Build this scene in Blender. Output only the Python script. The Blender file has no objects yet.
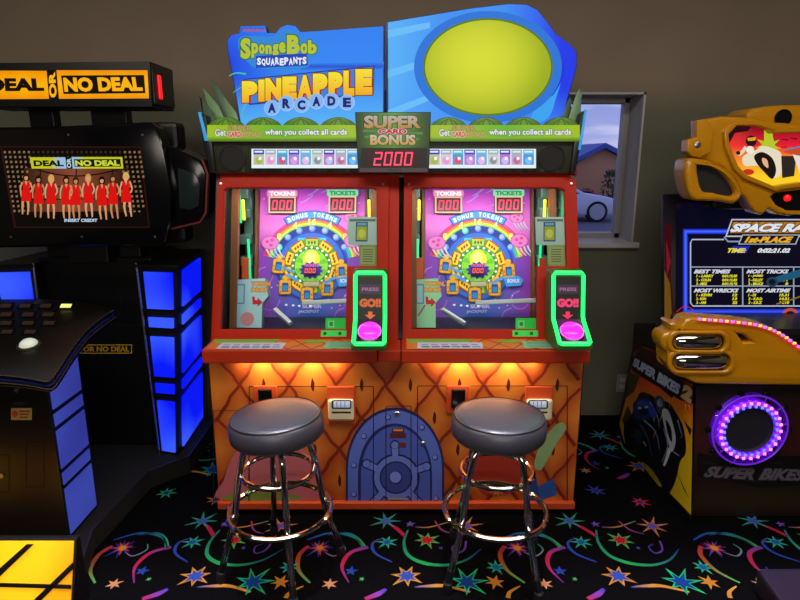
import bpy, bmesh, math, random
from mathutils import Vector, Matrix
random.seed(7)
SC = bpy.context.scene
COL = SC.collection
PI = math.pi

# ------------------------------------------------------------------ camera
PITCH = math.radians(13.4); CAMH = 1.6; FPX = 600.0
CAM = Vector((0, 0, CAMH))
FW = Vector((0, math.cos(PITCH), -math.sin(PITCH)))
UPV = Vector((0, math.sin(PITCH), math.cos(PITCH)))
RT = Vector((1, 0, 0))
cam_data = bpy.data.cameras.new('camera')
cam_data.sensor_width = 36.0; cam_data.lens = 36.0 * FPX / 800.0
cam_data.clip_start = 0.05; cam_data.clip_end = 500
cam = bpy.data.objects.new('camera', cam_data); COL.objects.link(cam)
cam.location = CAM; cam.rotation_euler = (PI / 2 - PITCH, 0, 0)
SC.camera = cam

def ray(u, v):
    return FW + RT * ((u - 400) / FPX) + UPV * ((300 - v) / FPX)
def at(u, v, y):
    """the point of the photograph's pixel (u, v) at distance y"""
    d = ray(u, v); t = y / d.y
    return CAM + d * t
def on_plane(u, v, o, n):
    d = ray(u, v); t = (o - CAM).dot(n) / d.dot(n)
    return CAM + d * t

# ------------------------------------------------------------------ colours and materials
def lin(c):
    c = c / 255.0
    return c / 12.92 if c <= 0.04045 else ((c + 0.055) / 1.055) ** 2.4
def rgb(c):
    if isinstance(c, str):
        c = c.lstrip('#'); c = [int(c[i:i + 2], 16) for i in (0, 2, 4)]
    return (lin(c[0]), lin(c[1]), lin(c[2]), 1.0)
def mixc(a, b, t):
    t = max(0, min(1, t))
    return tuple(a[i] + (b[i] - a[i]) * t for i in range(4))

def principled(name, base, rough=0.5, metal=0.0, emit=None, estr=0.0, coat=0.0, spec=0.5, noise=0.0, nscale=20, bump=0.0):
    m = bpy.data.materials.new(name); m.use_nodes = True
    nt = m.node_tree; p = nt.nodes['Principled BSDF']
    p.inputs['Base Color'].default_value = rgb(base)
    p.inputs['Roughness'].default_value = rough
    p.inputs['Metallic'].default_value = metal
    p.inputs['Specular IOR Level'].default_value = spec
    p.inputs['Coat Weight'].default_value = coat
    p.inputs['Coat Roughness'].default_value = 0.08
    if emit:
        p.inputs['Emission Color'].default_value = rgb(emit); p.inputs['Emission Strength'].default_value = estr
    if noise or bump:
        tc = nt.nodes.new('ShaderNodeTexCoord'); nz = nt.nodes.new('ShaderNodeTexNoise')
        nz.inputs['Scale'].default_value = nscale; nz.inputs['Detail'].default_value = 5
        nt.links.new(tc.outputs['Object'], nz.inputs['Vector'])
        if noise:
            mx = nt.nodes.new('ShaderNodeMixRGB'); mx.blend_type = 'MULTIPLY'; mx.inputs[0].default_value = noise
            mx.inputs[1].default_value = rgb(base)
            nt.links.new(nz.outputs['Fac'], mx.inputs[2]); nt.links.new(mx.outputs[0], p.inputs['Base Color'])
        if bump:
            bp = nt.nodes.new('ShaderNodeBump'); bp.inputs['Strength'].default_value = bump; bp.inputs['Distance'].default_value = 0.01
            nt.links.new(nz.outputs['Fac'], bp.inputs['Height']); nt.links.new(bp.outputs['Normal'], p.inputs['Normal'])
    return m

def print_mat(name, emit=0.0, rough=0.5, base=1.0, spec=0.4, coat=0.0):
    """printed graphics: colour from the mesh's own colour layer; emit > 0 for back-lit film and screens"""
    m = bpy.data.materials.new(name); m.use_nodes = True
    nt = m.node_tree; p = nt.nodes['Principled BSDF']
    at_ = nt.nodes.new('ShaderNodeAttribute'); at_.attribute_name = 'Col'
    p.inputs['Roughness'].default_value = rough
    p.inputs['Specular IOR Level'].default_value = spec
    p.inputs['Coat Weight'].default_value = coat
    if base == 1.0:
        nt.links.new(at_.outputs['Color'], p.inputs['Base Color'])
    else:
        mx = nt.nodes.new('ShaderNodeMixRGB'); mx.blend_type = 'MULTIPLY'; mx.inputs[0].default_value = 1
        mx.inputs[2].default_value = (base, base, base, 1)
        nt.links.new(at_.outputs['Color'], mx.inputs[1]); nt.links.new(mx.outputs[0], p.inputs['Base Color'])
    if emit:
        nt.links.new(at_.outputs['Color'], p.inputs['Emission Color']); p.inputs['Emission Strength'].default_value = emit
    return m

def glass_mat(name, tint='#ffffff', gloss=0.06, rough=0.02):
    m = bpy.data.materials.new(name); m.use_nodes = True
    nt = m.node_tree; nt.nodes.clear()
    out = nt.nodes.new('ShaderNodeOutputMaterial'); mx = nt.nodes.new('ShaderNodeMixShader')
    tr = nt.nodes.new('ShaderNodeBsdfTransparent'); gl = nt.nodes.new('ShaderNodeBsdfGlossy'); fr = nt.nodes.new('ShaderNodeFresnel')
    tr.inputs[0].default_value = rgb(tint); gl.inputs['Roughness'].default_value = rough
    fr.inputs['IOR'].default_value = 1.0 + gloss * 6
    nt.links.new(fr.outputs[0], mx.inputs[0]); nt.links.new(tr.outputs[0], mx.inputs[1]); nt.links.new(gl.outputs[0], mx.inputs[2])
    nt.links.new(mx.outputs[0], out.inputs[0])
    return m

M = {}
M['print'] = print_mat('printed_graphics', 0, 0.45)
M['carpet_print'] = print_mat('woven_carpet', 0, 0.95, base=0.48, spec=0.05)
M['backlit'] = print_mat('backlit_film', 0.95, 0.4, base=0.06, spec=0.15)
M['backlit_dim'] = print_mat('backlit_film_dim', 0.68, 0.35, base=0.3)
M['screen'] = print_mat('screen_image', 0.9, 0.15, base=0.05)
M['black'] = principled('black_laminate', '#0b0b0c', 0.45, spec=0.4)
M['satin_black'] = principled('satin_black_plastic', '#111113', 0.3)
M['gloss_black'] = principled('gloss_black_plastic', '#08080a', 0.12)
M['chrome'] = principled('chrome', '#d8d4d0', 0.08, 1.0)
M['steel'] = principled('brushed_steel', '#b8b8bc', 0.28, 1.0)
M['red'] = principled('red_laminate', '#b32206', 0.5, spec=0.2, noise=0.2, nscale=6)
M['orange_trim'] = principled('orange_trim', '#c0461a', 0.4)
M['vinyl'] = principled('black_vinyl', '#3e3e49', 0.38, spec=1.0, bump=0.05, nscale=120)
M['piping'] = principled('vinyl_piping', '#2b2b2f', 0.35)
M['rubber'] = principled('rubber', '#0c0c0c', 0.7)
M['yellow'] = principled('yellow_moulded_plastic', '#bf8206', 0.26, coat=0.4)
M['glass'] = glass_mat('clear_glass', '#f4faf6', 0.05)
M['window_glass'] = glass_mat('window_glass', '#f2f4fb', 0.05)

# ------------------------------------------------------------------ objects
def props(o, label=None, cat=None, group=None, kind=None):
    if label: o['label'] = label
    if cat: o['category'] = cat
    if group: o['group'] = group
    if kind: o['kind'] = kind
    return o
def thing(name, loc, label, cat, group=None):
    o = bpy.data.objects.new(name, None); COL.objects.link(o); o.location = Vector(loc)
    o.empty_display_size = 0.1
    return props(o, label, cat, group)
def root_loc(o):
    while o.parent is not None: o = o.parent
    return Vector(o.location)
def add(name, me, mat=None, parent=None, label=None):
    """link one mesh object; mesh coordinates are world coordinates, shifted to the thing's base when it has one"""
    o = bpy.data.objects.new(name, me); COL.objects.link(o)
    if mat is not None:
        me.materials.clear(); me.materials.append(mat)
    if parent is not None:
        me.transform(Matrix.Translation(-root_loc(parent))); o.parent = parent
    if label: o['label'] = label
    return o
def new_mesh(name, verts, faces, smooth=False, sharp=0.6):
    me = bpy.data.meshes.new(name); me.from_pydata([tuple(v) for v in verts], [], faces); me.validate(); me.update()
    bm = bmesh.new(); bm.from_mesh(me); bmesh.ops.recalc_face_normals(bm, faces=bm.faces); bm.to_mesh(me); bm.free()
    if smooth:
        me.shade_smooth(); me.set_sharp_from_angle(angle=sharp)
    return me
class MB:
    """collects the pieces of ONE part"""
    def __init__(s): s.v = []; s.f = []
    def raw(s, verts, faces):
        n = len(s.v); s.v += [Vector(v) for v in verts]; s.f += [tuple(i + n for i in f) for f in faces]; return s
    def bm(s, b):
        b.verts.ensure_lookup_table(); idx = {v: i for i, v in enumerate(b.verts)}
        s.raw([v.co.copy() for v in b.verts], [tuple(idx[v] for v in f.verts) for f in b.faces]); b.free(); return s
    def box(s, lo, hi, bev=0.0, mat4=None):
        b = bmesh.new(); bmesh.ops.create_cube(b, size=1)
        lo = Vector(lo); hi = Vector(hi); c = (lo + hi) / 2; d = hi - lo
        for v in b.verts: v.co = Vector((v.co.x * d.x, v.co.y * d.y, v.co.z * d.z)) + c
        if bev: bmesh.ops.bevel(b, geom=list(b.edges), offset=min(bev, min(d) * 0.45), segments=2, affect='EDGES', profile=0.5)
        if mat4: bmesh.ops.transform(b, matrix=mat4, verts=b.verts)
        return s.bm(b)
    def prism(s, pts, axis, a0, a1, bev=0.0):
        """polygon in the plane across axis ('x': pts are (y,z); 'y': (x,z); 'z': (x,y)) swept from a0 to a1"""
        def P(p, a): return Vector({'x': (a, p[0], p[1]), 'y': (p[0], a, p[1]), 'z': (p[0], p[1], a)}[axis])
        b = bmesh.new(); n = len(pts)
        A = [b.verts.new(P(p, a0)) for p in pts]; B = [b.verts.new(P(p, a1)) for p in pts]
        b.faces.new(A); b.faces.new(B[::-1])
        for i in range(n): b.faces.new((A[i], A[(i + 1) % n], B[(i + 1) % n], B[i]))
        bmesh.ops.recalc_face_normals(b, faces=b.faces)
        if bev: bmesh.ops.bevel(b, geom=list(b.edges), offset=bev, segments=2, affect='EDGES', profile=0.5, clamp_overlap=True)
        return s.bm(b)
    def tube(s, path, r, n=12, closed=False, caps=True):
        path = [Vector(p) for p in path]; m = len(path); rs = r if isinstance(r, (list, tuple)) else [r] * m
        verts = []; prev = None
        for i, p in enumerate(path):
            a = path[(i - 1) % m] if (closed or i > 0) else p; c = path[(i + 1) % m] if (closed or i < m - 1) else p
            t = (c - a).normalized()
            if prev is None:
                e = Vector((0, 0, 1)) if abs(t.z) < 0.9 else Vector((1, 0, 0)); nx = t.cross(e).normalized()
            else:
                nx = (prev - t * prev.dot(t)).normalized()
            prev = nx; ny = t.cross(nx)
            for k in range(n):
                an = 2 * PI * k / n; verts.append(p + (nx * math.cos(an) + ny * math.sin(an)) * rs[i])
        faces = []
        for i in range(m if closed else m - 1):
            j = (i + 1) % m
            for k in range(n): faces.append((i * n + k, i * n + (k + 1) % n, j * n + (k + 1) % n, j * n + k))
        if caps and not closed:
            faces.append(tuple(range(n))[::-1]); faces.append(tuple((m - 1) * n + k for k in range(n)))
        return s.raw(verts, faces)
    def lathe(s, prof, n=32, mat4=None):
        """prof: (radius, height) pairs round +z"""
        verts = []; faces = []; m = len(prof)
        for r, h in prof:
            for k in range(n): verts.append(Vector((r * math.cos(2 * PI * k / n), r * math.sin(2 * PI * k / n), h)))
        for i in range(m - 1):
            for k in range(n): faces.append((i * n + k, i * n + (k + 1) % n, (i + 1) * n + (k + 1) % n, (i + 1) * n + k))
        if prof[0][0] > 1e-6: faces.append(tuple(range(n))[::-1])
        if prof[-1][0] > 1e-6: faces.append(tuple((m - 1) * n + k for k in range(n)))
        if mat4: verts = [mat4 @ v for v in verts]
        return s.raw(verts, faces)
    def torus(s, c, R, r, n=48, k=10, mat4=None):
        pts = [Vector((R * math.cos(2 * PI * i / n), R * math.sin(2 * PI * i / n), 0)) for i in range(n)]
        if mat4: pts = [mat4 @ p for p in pts]
        else: pts = [p + Vector(c) for p in pts]
        return s.tube(pts, r, k, closed=True)
    def build(s, name, mat, parent=None, smooth=False, sharp=0.6, label=None):
        return add(name, new_mesh(name, s.v, s.f, smooth, sharp), mat, parent, label)
def catmull(pts, n=6, closed=False):
    pts = [Vector(p) for p in pts]; m = len(pts); out = []
    for i in range(m if closed else m - 1):
        if closed: a, b, c, d = pts[i - 1], pts[i], pts[(i + 1) % m], pts[(i + 2) % m]
        else: a, b, c, d = pts[max(i - 1, 0)], pts[i], pts[i + 1], pts[min(i + 2, m - 1)]
        for k in range(n):
            t = k / n
            out.append(0.5 * ((2 * b) + (c - a) * t + (2 * a - 5 * b + 4 * c - d) * t * t + (3 * b - a - 3 * c + d) * t ** 3))
    if not closed: out.append(pts[-1])
    return out

# ------------------------------------------------------------------ lettering
_TX = {}
def text_geo(s, off=0.0, shear=0.0, space=1.0):
    key = (s, off, shear, space)
    if key in _TX: return _TX[key]
    cu = bpy.data.curves.new('t', 'FONT'); cu.body = s; cu.size = 1; cu.offset = off; cu.shear = shear; cu.space_character = space
    cu.resolution_u = 3; cu.fill_mode = 'FRONT'
    ob = bpy.data.objects.new('t', cu); COL.objects.link(ob); bpy.context.view_layer.update()
    me = bpy.data.meshes.new_from_object(ob.evaluated_get(bpy.context.evaluated_depsgraph_get()))
    V = [(v.co.x, v.co.y) for v in me.vertices]; F = [tuple(p.vertices) for p in me.polygons]
    bpy.data.objects.remove(ob); bpy.data.curves.remove(cu); bpy.data.meshes.remove(me)
    _TX[key] = (V, F); return V, F

class Art:
    """flat printed graphics on a plane (o, U, V): shapes given at photograph pixels, laid onto the plane; shift moves the finished print"""
    def __init__(s, o, U=(1, 0, 0), V=(0, 0, 1), shift=(0, 0, 0), dz=4e-5, local=False):
        s.o = Vector(o); s.U = Vector(U).normalized(); s.V = Vector(V).normalized(); s.N = s.U.cross(s.V)
        s.shift = Vector(shift); s.dz = dz; s.layer = 1; s.v = []; s.f = []; s.c = []; s.local = local
    def q(s, u, v):
        if s.local: return (u, v)
        d = on_plane(u, v, s.o, s.N) - s.o
        return (d.dot(s.U), d.dot(s.V))
    def _put(s, loc, faces, cols, layer=None):
        L = layer if layer is not None else s.layer
        n = len(s.v); h = L * s.dz
        s.v += [s.o + s.shift + s.U * a + s.V * b + s.N * h for a, b in loc]
        for f in faces:
            P = [loc[i] for i in f]
            ar = sum(P[i][0] * P[(i + 1) % len(P)][1] - P[(i + 1) % len(P)][0] * P[i][1] for i in range(len(P)))
            if ar < 0: f = tuple(reversed(f))
            s.f.append(tuple(i + n for i in f)); s.c.append([cols[i] for i in f])
        if layer is None: s.layer += 1
    def poly(s, pts, col, layer=None):
        loc = [s.q(*p) for p in pts]; s._put(loc, [tuple(range(len(loc)))], [rgb(col)] * len(loc), layer)
    def rect(s, u0, v0, u1, v1, col, layer=None): s.poly([(u0, v0), (u1, v0), (u1, v1), (u0, v1)], col, layer)
    def ell(s, cx, cy, rx, ry, col, rot=0, n=20, layer=None):
        c, si = math.cos(rot), math.sin(rot)
        s.poly([(cx + rx * math.cos(t) * c - ry * math.sin(t) * si, cy + rx * math.cos(t) * si + ry * math.sin(t) * c) for t in [2 * PI * i / n for i in range(n)]], col, layer)
    def star(s, cx, cy, ro, ri, n, col, rot=0, ratio=1.0, jit=0.0, layer=None, seed=0):
        rr = random.Random(seed); P = []
        for i in range(2 * n):
            r = (ro * (1 + jit * (rr.random() - 0.5) * 2)) if i % 2 == 0 else ri
            t = rot + PI * i / n; P.append((cx + r * math.cos(t), cy + r * math.sin(t) * ratio))
        s.poly(P, col, layer)
    def stroke(s, pts, w0, w1, c0, c1=None, layer=None, n=6, cm=None):
        P = catmull([(p[0], p[1], 0) for p in pts], n); c0 = rgb(c0); c1 = rgb(c1) if c1 else c0; cm = rgb(cm) if cm else None
        m = len(P); loc = []; cols = []
        for i, p in enumerate(P):
            t = i / (m - 1); d = (P[min(i + 1, m - 1)] - P[max(i - 1, 0)]).normalized(); nn = Vector((-d.y, d.x, 0))
            w = (w0 + (w1 - w0) * t) / 2 if not isinstance(w0, (list, tuple)) else (w0[0] + (w0[1] - w0[0]) * t * 2 if t < .5 else w0[1] + (w0[2] - w0[1]) * (t * 2 - 1)) / 2
            a = p + nn * w; b = p - nn * w; loc += [s.q(a.x, a.y), s.q(b.x, b.y)]
            if cm: c = mixc(c0, cm, t * 2) if t < .5 else mixc(cm, c1, t * 2 - 1)
            else: c = mixc(c0, c1, t)
            cols += [c, c]
        s._put(loc, [(2 * i, 2 * i + 1, 2 * i + 3, 2 * i + 2) for i in range(m - 1)], cols, layer)
    def fill(s, pts, fn, nx=8, ny=8, layer=None):
        """polygon cut into cells and coloured by fn(u, v) -> linear colour"""
        b = bmesh.new(); b.faces.new([b.verts.new((p[0], p[1], 0)) for p in pts])
        us = [p[0] for p in pts]; vs = [p[1] for p in pts]
        for k in range(1, nx):
            x = min(us) + (max(us) - min(us)) * k / nx
            bmesh.ops.bisect_plane(b, geom=b.verts[:] + b.edges[:] + b.faces[:], plane_co=(x, 0, 0), plane_no=(1, 0, 0))
        for k in range(1, ny):
            y = min(vs) + (max(vs) - min(vs)) * k / ny
            bmesh.ops.bisect_plane(b, geom=b.verts[:] + b.edges[:] + b.faces[:], plane_co=(0, y, 0), plane_no=(0, 1, 0))
        b.verts.ensure_lookup_table(); ix = {v: i for i, v in enumerate(b.verts)}
        loc = [s.q(v.co.x, v.co.y) for v in b.verts]; cols = [fn(v.co.x, v.co.y) for v in b.verts]
        s._put(loc, [tuple(ix[v] for v in f.verts) for f in b.faces], cols, layer); b.free()
    def text(s, txt, quad, col, bold=0.0, shear=0.0, outline=None, space=1.0, layer=None):
        """quad: pixel corners TL, TR, BR, BL (or u0, v0, u1, v1); outline: (colour, width)"""
        if len(quad) == 4 and not isinstance(quad[0], (tuple, list)):
            u0, v0, u1, v1 = quad; quad = [(u0, v0), (u1, v0), (u1, v1), (u0, v1)]
        TL, TR, BR, BL = [Vector(s.q(*p)) for p in quad]
        V0, _ = text_geo(txt, bold, shear, space)
        x0 = min(p[0] for p in V0); x1 = max(p[0] for p in V0); y0 = min(p[1] for p in V0); y1 = max(p[1] for p in V0)
        todo = ([(outline[0], bold + outline[1])] if outline else []) + [(col, bold)]
        for c, off in todo:
            V, F = text_geo(txt, off, shear, space); loc = []; cols = []
            for x, y in V:
                a = (x - x0) / (x1 - x0); b_ = (y - y0) / (y1 - y0)
                p = BL * (1 - a) * (1 - b_) + BR * a * (1 - b_) + TR * a * b_ + TL * (1 - a) * b_
                loc.append((p.x, p.y)); cols.append(c(a, b_) if callable(c) else rgb(c))
            s._put(loc, F, cols, layer)
    def digits(s, txt, u0, v0, u1, v1, col, th=0.2, slant=0.12):
        """seven-segment figures"""
        SEG = {'0': 'abcdef', '2': 'abged', '1': 'bc', '8': 'abcdefg'}
        n = len(txt); w = (u1 - u0) / n
        for i, ch in enumerate(txt):
            a = u0 + w * i + w * 0.12; b = u0 + w * (i + 1) - w * 0.12; h = v1 - v0; m = (v0 + v1) / 2; t = th * (b - a) * 0.9
            sl = lambda p: (p[0] + (v1 - p[1]) * slant - h * slant / 2, p[1])
            R = {'a': (a, v0, b, v0 + t), 'd': (a, v1 - t, b, v1), 'g': (a, m - t / 2, b, m + t / 2), 'f': (a, v0, a + t, m), 'b': (b - t, v0, b, m), 'e': (a, m, a + t, v1), 'c': (b - t, m, b, v1)}
            for sg in SEG[ch]:
                x0, y0, x1, y1 = R[sg]
                if sg in 'bcef': y0 += t * .12; y1 -= t * .12
                else: x0 += t * .12; x1 -= t * .12
                s.poly([sl(p) for p in ((x0, y0), (x1, y0), (x1, y1), (x0, y1))], col)
    def build(s, name, mat, parent=None, label=None):
        me = bpy.data.meshes.new(name); me.from_pydata([tuple(v) for v in s.v], [], s.f)
        ca = me.color_attributes.new('Col', 'FLOAT_COLOR', 'CORNER'); i = 0
        for cl in s.c:
            for c in cl: ca.data[i].color = c; i += 1
        me.update()
        return add(name, me, mat, parent, label)
    def world(s, u, v, h=0.0):
        a, b = s.q(u, v); return s.o + s.shift + s.U * a + s.V * b + s.N * h
    def plate(s, name, mat, parent, outer, holes=(), depth=0.02, front=0.0, bev=0.0, smooth=True, label=None):
        """solid plate cut to an outline (pixels on this plane), with holes; front face at height front, depth going back"""
        cu = bpy.data.curves.new('p', 'CURVE'); cu.dimensions = '2D'; cu.fill_mode = 'BOTH'
        cu.extrude = max(depth / 2 - bev, 1e-4); cu.bevel_depth = bev; cu.bevel_resolution = 2; cu.offset = -bev
        for L in [outer] + list(holes):
            sp = cu.splines.new('POLY'); sp.points.add(len(L) - 1); sp.use_cyclic_u = True
            for i, p in enumerate(L):
                a, b = s.q(*p); sp.points[i].co = (a, b, 0, 1)
        ob = bpy.data.objects.new('p', cu); COL.objects.link(ob); bpy.context.view_layer.update()
        me = bpy.data.meshes.new_from_object(ob.evaluated_get(bpy.context.evaluated_depsgraph_get()))
        bpy.data.objects.remove(ob); bpy.data.curves.remove(cu)
        b = bmesh.new(); b.from_mesh(me); bmesh.ops.remove_doubles(b, verts=b.verts, dist=1e-5); bmesh.ops.recalc_face_normals(b, faces=b.faces); b.to_mesh(me); b.free()
        me.name = name; off = s.N * (front - depth / 2)
        mt = Matrix((( s.U.x, s.V.x, s.N.x, 0), (s.U.y, s.V.y, s.N.y, 0), (s.U.z, s.V.z, s.N.z, 0), (0, 0, 0, 1)))
        me.transform(Matrix.Translation(s.o + s.shift + off) @ mt)
        if smooth: me.shade_smooth(); me.set_sharp_from_angle(angle=0.5)
        return add(name, me, mat, parent, label)

def copy_tree(o, parent=None):
    c = o.copy(); COL.objects.link(c)
    if parent is not None: c.parent = parent
    for ch in list(o.children): copy_tree(ch, c)
    return c
def area(name, loc, rot, sx, sy, power, color=(1, 1, 1), spread=PI):
    l = bpy.data.lights.new(name, 'AREA'); l.shape = 'RECTANGLE'; l.size = sx; l.size_y = sy; l.energy = power; l.color = color; l.spread = spread
    o = bpy.data.objects.new(name, l); COL.objects.link(o); o.location = loc; o.rotation_euler = rot; return o
def smooth_px(pts, n=4): return [(p.x, p.y) for p in catmull([(p[0], p[1], 0) for p in pts], n, closed=True)]
def rounded(u0, v0, u1, v1, r, n=4):
    out = []
    for cx, cy, a0 in ((u1 - r, v0 + r, -PI / 2), (u1 - r, v1 - r, 0), (u0 + r, v1 - r, PI / 2), (u0 + r, v0 + r, PI)):
        for k in range(n + 1): a = a0 + PI / 2 * k / n; out.append((cx + r * math.cos(a), cy + r * math.sin(a)))
    return out
# ------------------------------------------------------------------ the room
WY = 3.55                                     # inner face of the wall with the window
M['wall'] = principled('painted_wall', '#8a7c68', 0.85, noise=0.25, nscale=3, bump=0.25)
M['wall_lower'] = principled('wall_olive', '#5d6350', 0.85, noise=0.2, nscale=3, bump=0.25)
M['reveal'] = principled('window_reveal_plaster', '#a9a6a6', 0.85, bump=0.2, nscale=60)
M['ceiling'] = principled('ceiling_tile', '#56524e', 0.9)
# wall colour: olive below, beige above, with a soft edge
wm = M['wall']; nt = wm.node_tree; p = nt.nodes['Principled BSDF']
for l in list(p.inputs['Base Color'].links): nt.links.remove(l)
geo = nt.nodes.new('ShaderNodeNewGeometry'); sep = nt.nodes.new('ShaderNodeSeparateXYZ'); rmp = nt.nodes.new('ShaderNodeValToRGB'); mp = nt.nodes.new('ShaderNodeMapRange')
mp.inputs[1].default_value = 1.84; mp.inputs[2].default_value = 2.02
nt.links.new(geo.outputs['Position'], sep.inputs[0]); nt.links.new(sep.outputs['Z'], mp.inputs[0]); nt.links.new(mp.outputs[0], rmp.inputs[0])
rmp.color_ramp.elements[0].color = rgb('#646553'); rmp.color_ramp.elements[1].color = rgb('#8a7a68')
nz = [n for n in nt.nodes if n.type == 'TEX_NOISE'][0]; mx = nt.nodes.new('ShaderNodeMixRGB'); mx.blend_type = 'MULTIPLY'; mx.inputs[0].default_value = 0.25
nt.links.new(rmp.outputs[0], mx.inputs[1]); nt.links.new(nz.outputs['Fac'], mx.inputs[2]); nt.links.new(mx.outputs[0], p.inputs['Base Color'])

WX0, WX1, WZ0, WZ1 = 0.15, 1.385, 1.105, 1.955   # window opening
w = MB()
w.box((-3.6, WY, 0), (WX0, WY + .3, 3.1)).box((WX1, WY, 0), (3.6, WY + .3, 3.1)).box((WX0, WY, 0), (WX1, WY + .3, WZ0)).box((WX0, WY, WZ1), (WX1, WY + .3, 3.1))
props(w.build('wall_back', M['wall']), kind='structure')
props(MB().box((-3.75, -3.6, 0), (-3.6, WY + .3, 3.1)).build('wall_left', M['wall']), kind='structure')
props(MB().box((3.6, -3.6, 0), (3.75, WY + .3, 3.1)).build('wall_right', M['wall']), kind='structure')
props(MB().box((-3.75, -3.75, 0), (3.75, -3.6, 3.1)).build('wall_rear', M['wall']), kind='structure')
props(MB().box((-3.75, -3.75, 3.1), (3.75, WY + .3, 3.2)).build('ceiling', M['ceiling']), kind='structure')

win = thing('window_1', ((WX0 + WX1) / 2, WY, WZ0), None, None); win['kind'] = 'structure'
r = MB()   # plastered lining of the opening
r.box((WX1 - .012, WY + .001, WZ0), (WX1, WY + .24, WZ1)).box((WX0, WY + .001, WZ0), (WX0 + .012, WY + .24, WZ1)).box((WX0, WY + .001, WZ1 - .012), (WX1, WY + .24, WZ1))
r.build('window_reveal', M['reveal'], win)
M['sill'] = principled('sill_white_laminate', '#b4b2b6', 0.4)
MB().box((WX0, WY - .03, WZ0 - .03), (WX1 + .03, WY + .25, WZ0 + .004), .006).build('window_sill', M['sill'], win)
M['frame'] = principled('window_frame_aluminium', '#8d8c90', 0.45, 0.3)
f = MB(); y0, y1 = WY + .2, WY + .26; t = .035
f.box((WX0, y0, WZ0), (WX0 + t, y1, WZ1), .004).box((WX1 - t - .012, y0, WZ0), (WX1 - .01, y1, WZ1), .004).box((WX0, y0, WZ0), (WX1, y1, WZ0 + t), .004).box((WX0, y0, WZ1 - t - .01), (WX1, y1, WZ1), .004)
f.build('window_frame', M['frame'], win)
MB().box((WX0 + t, y0 + .028, WZ0 + t), (WX1 - t - .01, y0 + .034, WZ1 - t)).build('window_glass', M['window_glass'], win)

# electric outlet
op = at(622, 383, WY)
o = thing('wall_outlet', (op.x, WY, op.z), 'small pale electric outlet plate on the wall between the two machines', 'outlet')
M['plate'] = principled('outlet_plate', '#8f8c84', 0.5)
MB().box((op.x - .036, WY - .007, op.z - .058), (op.x + .036, WY, op.z + .058), .003).build('cover_plate', M['plate'], o)
for dz in (-.022, .022): MB().box((op.x - .016, WY - .010, op.z + dz - .014), (op.x + .016, WY - .006, op.z + dz + .014), .004).build('socket', M['sill'], o)

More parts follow.
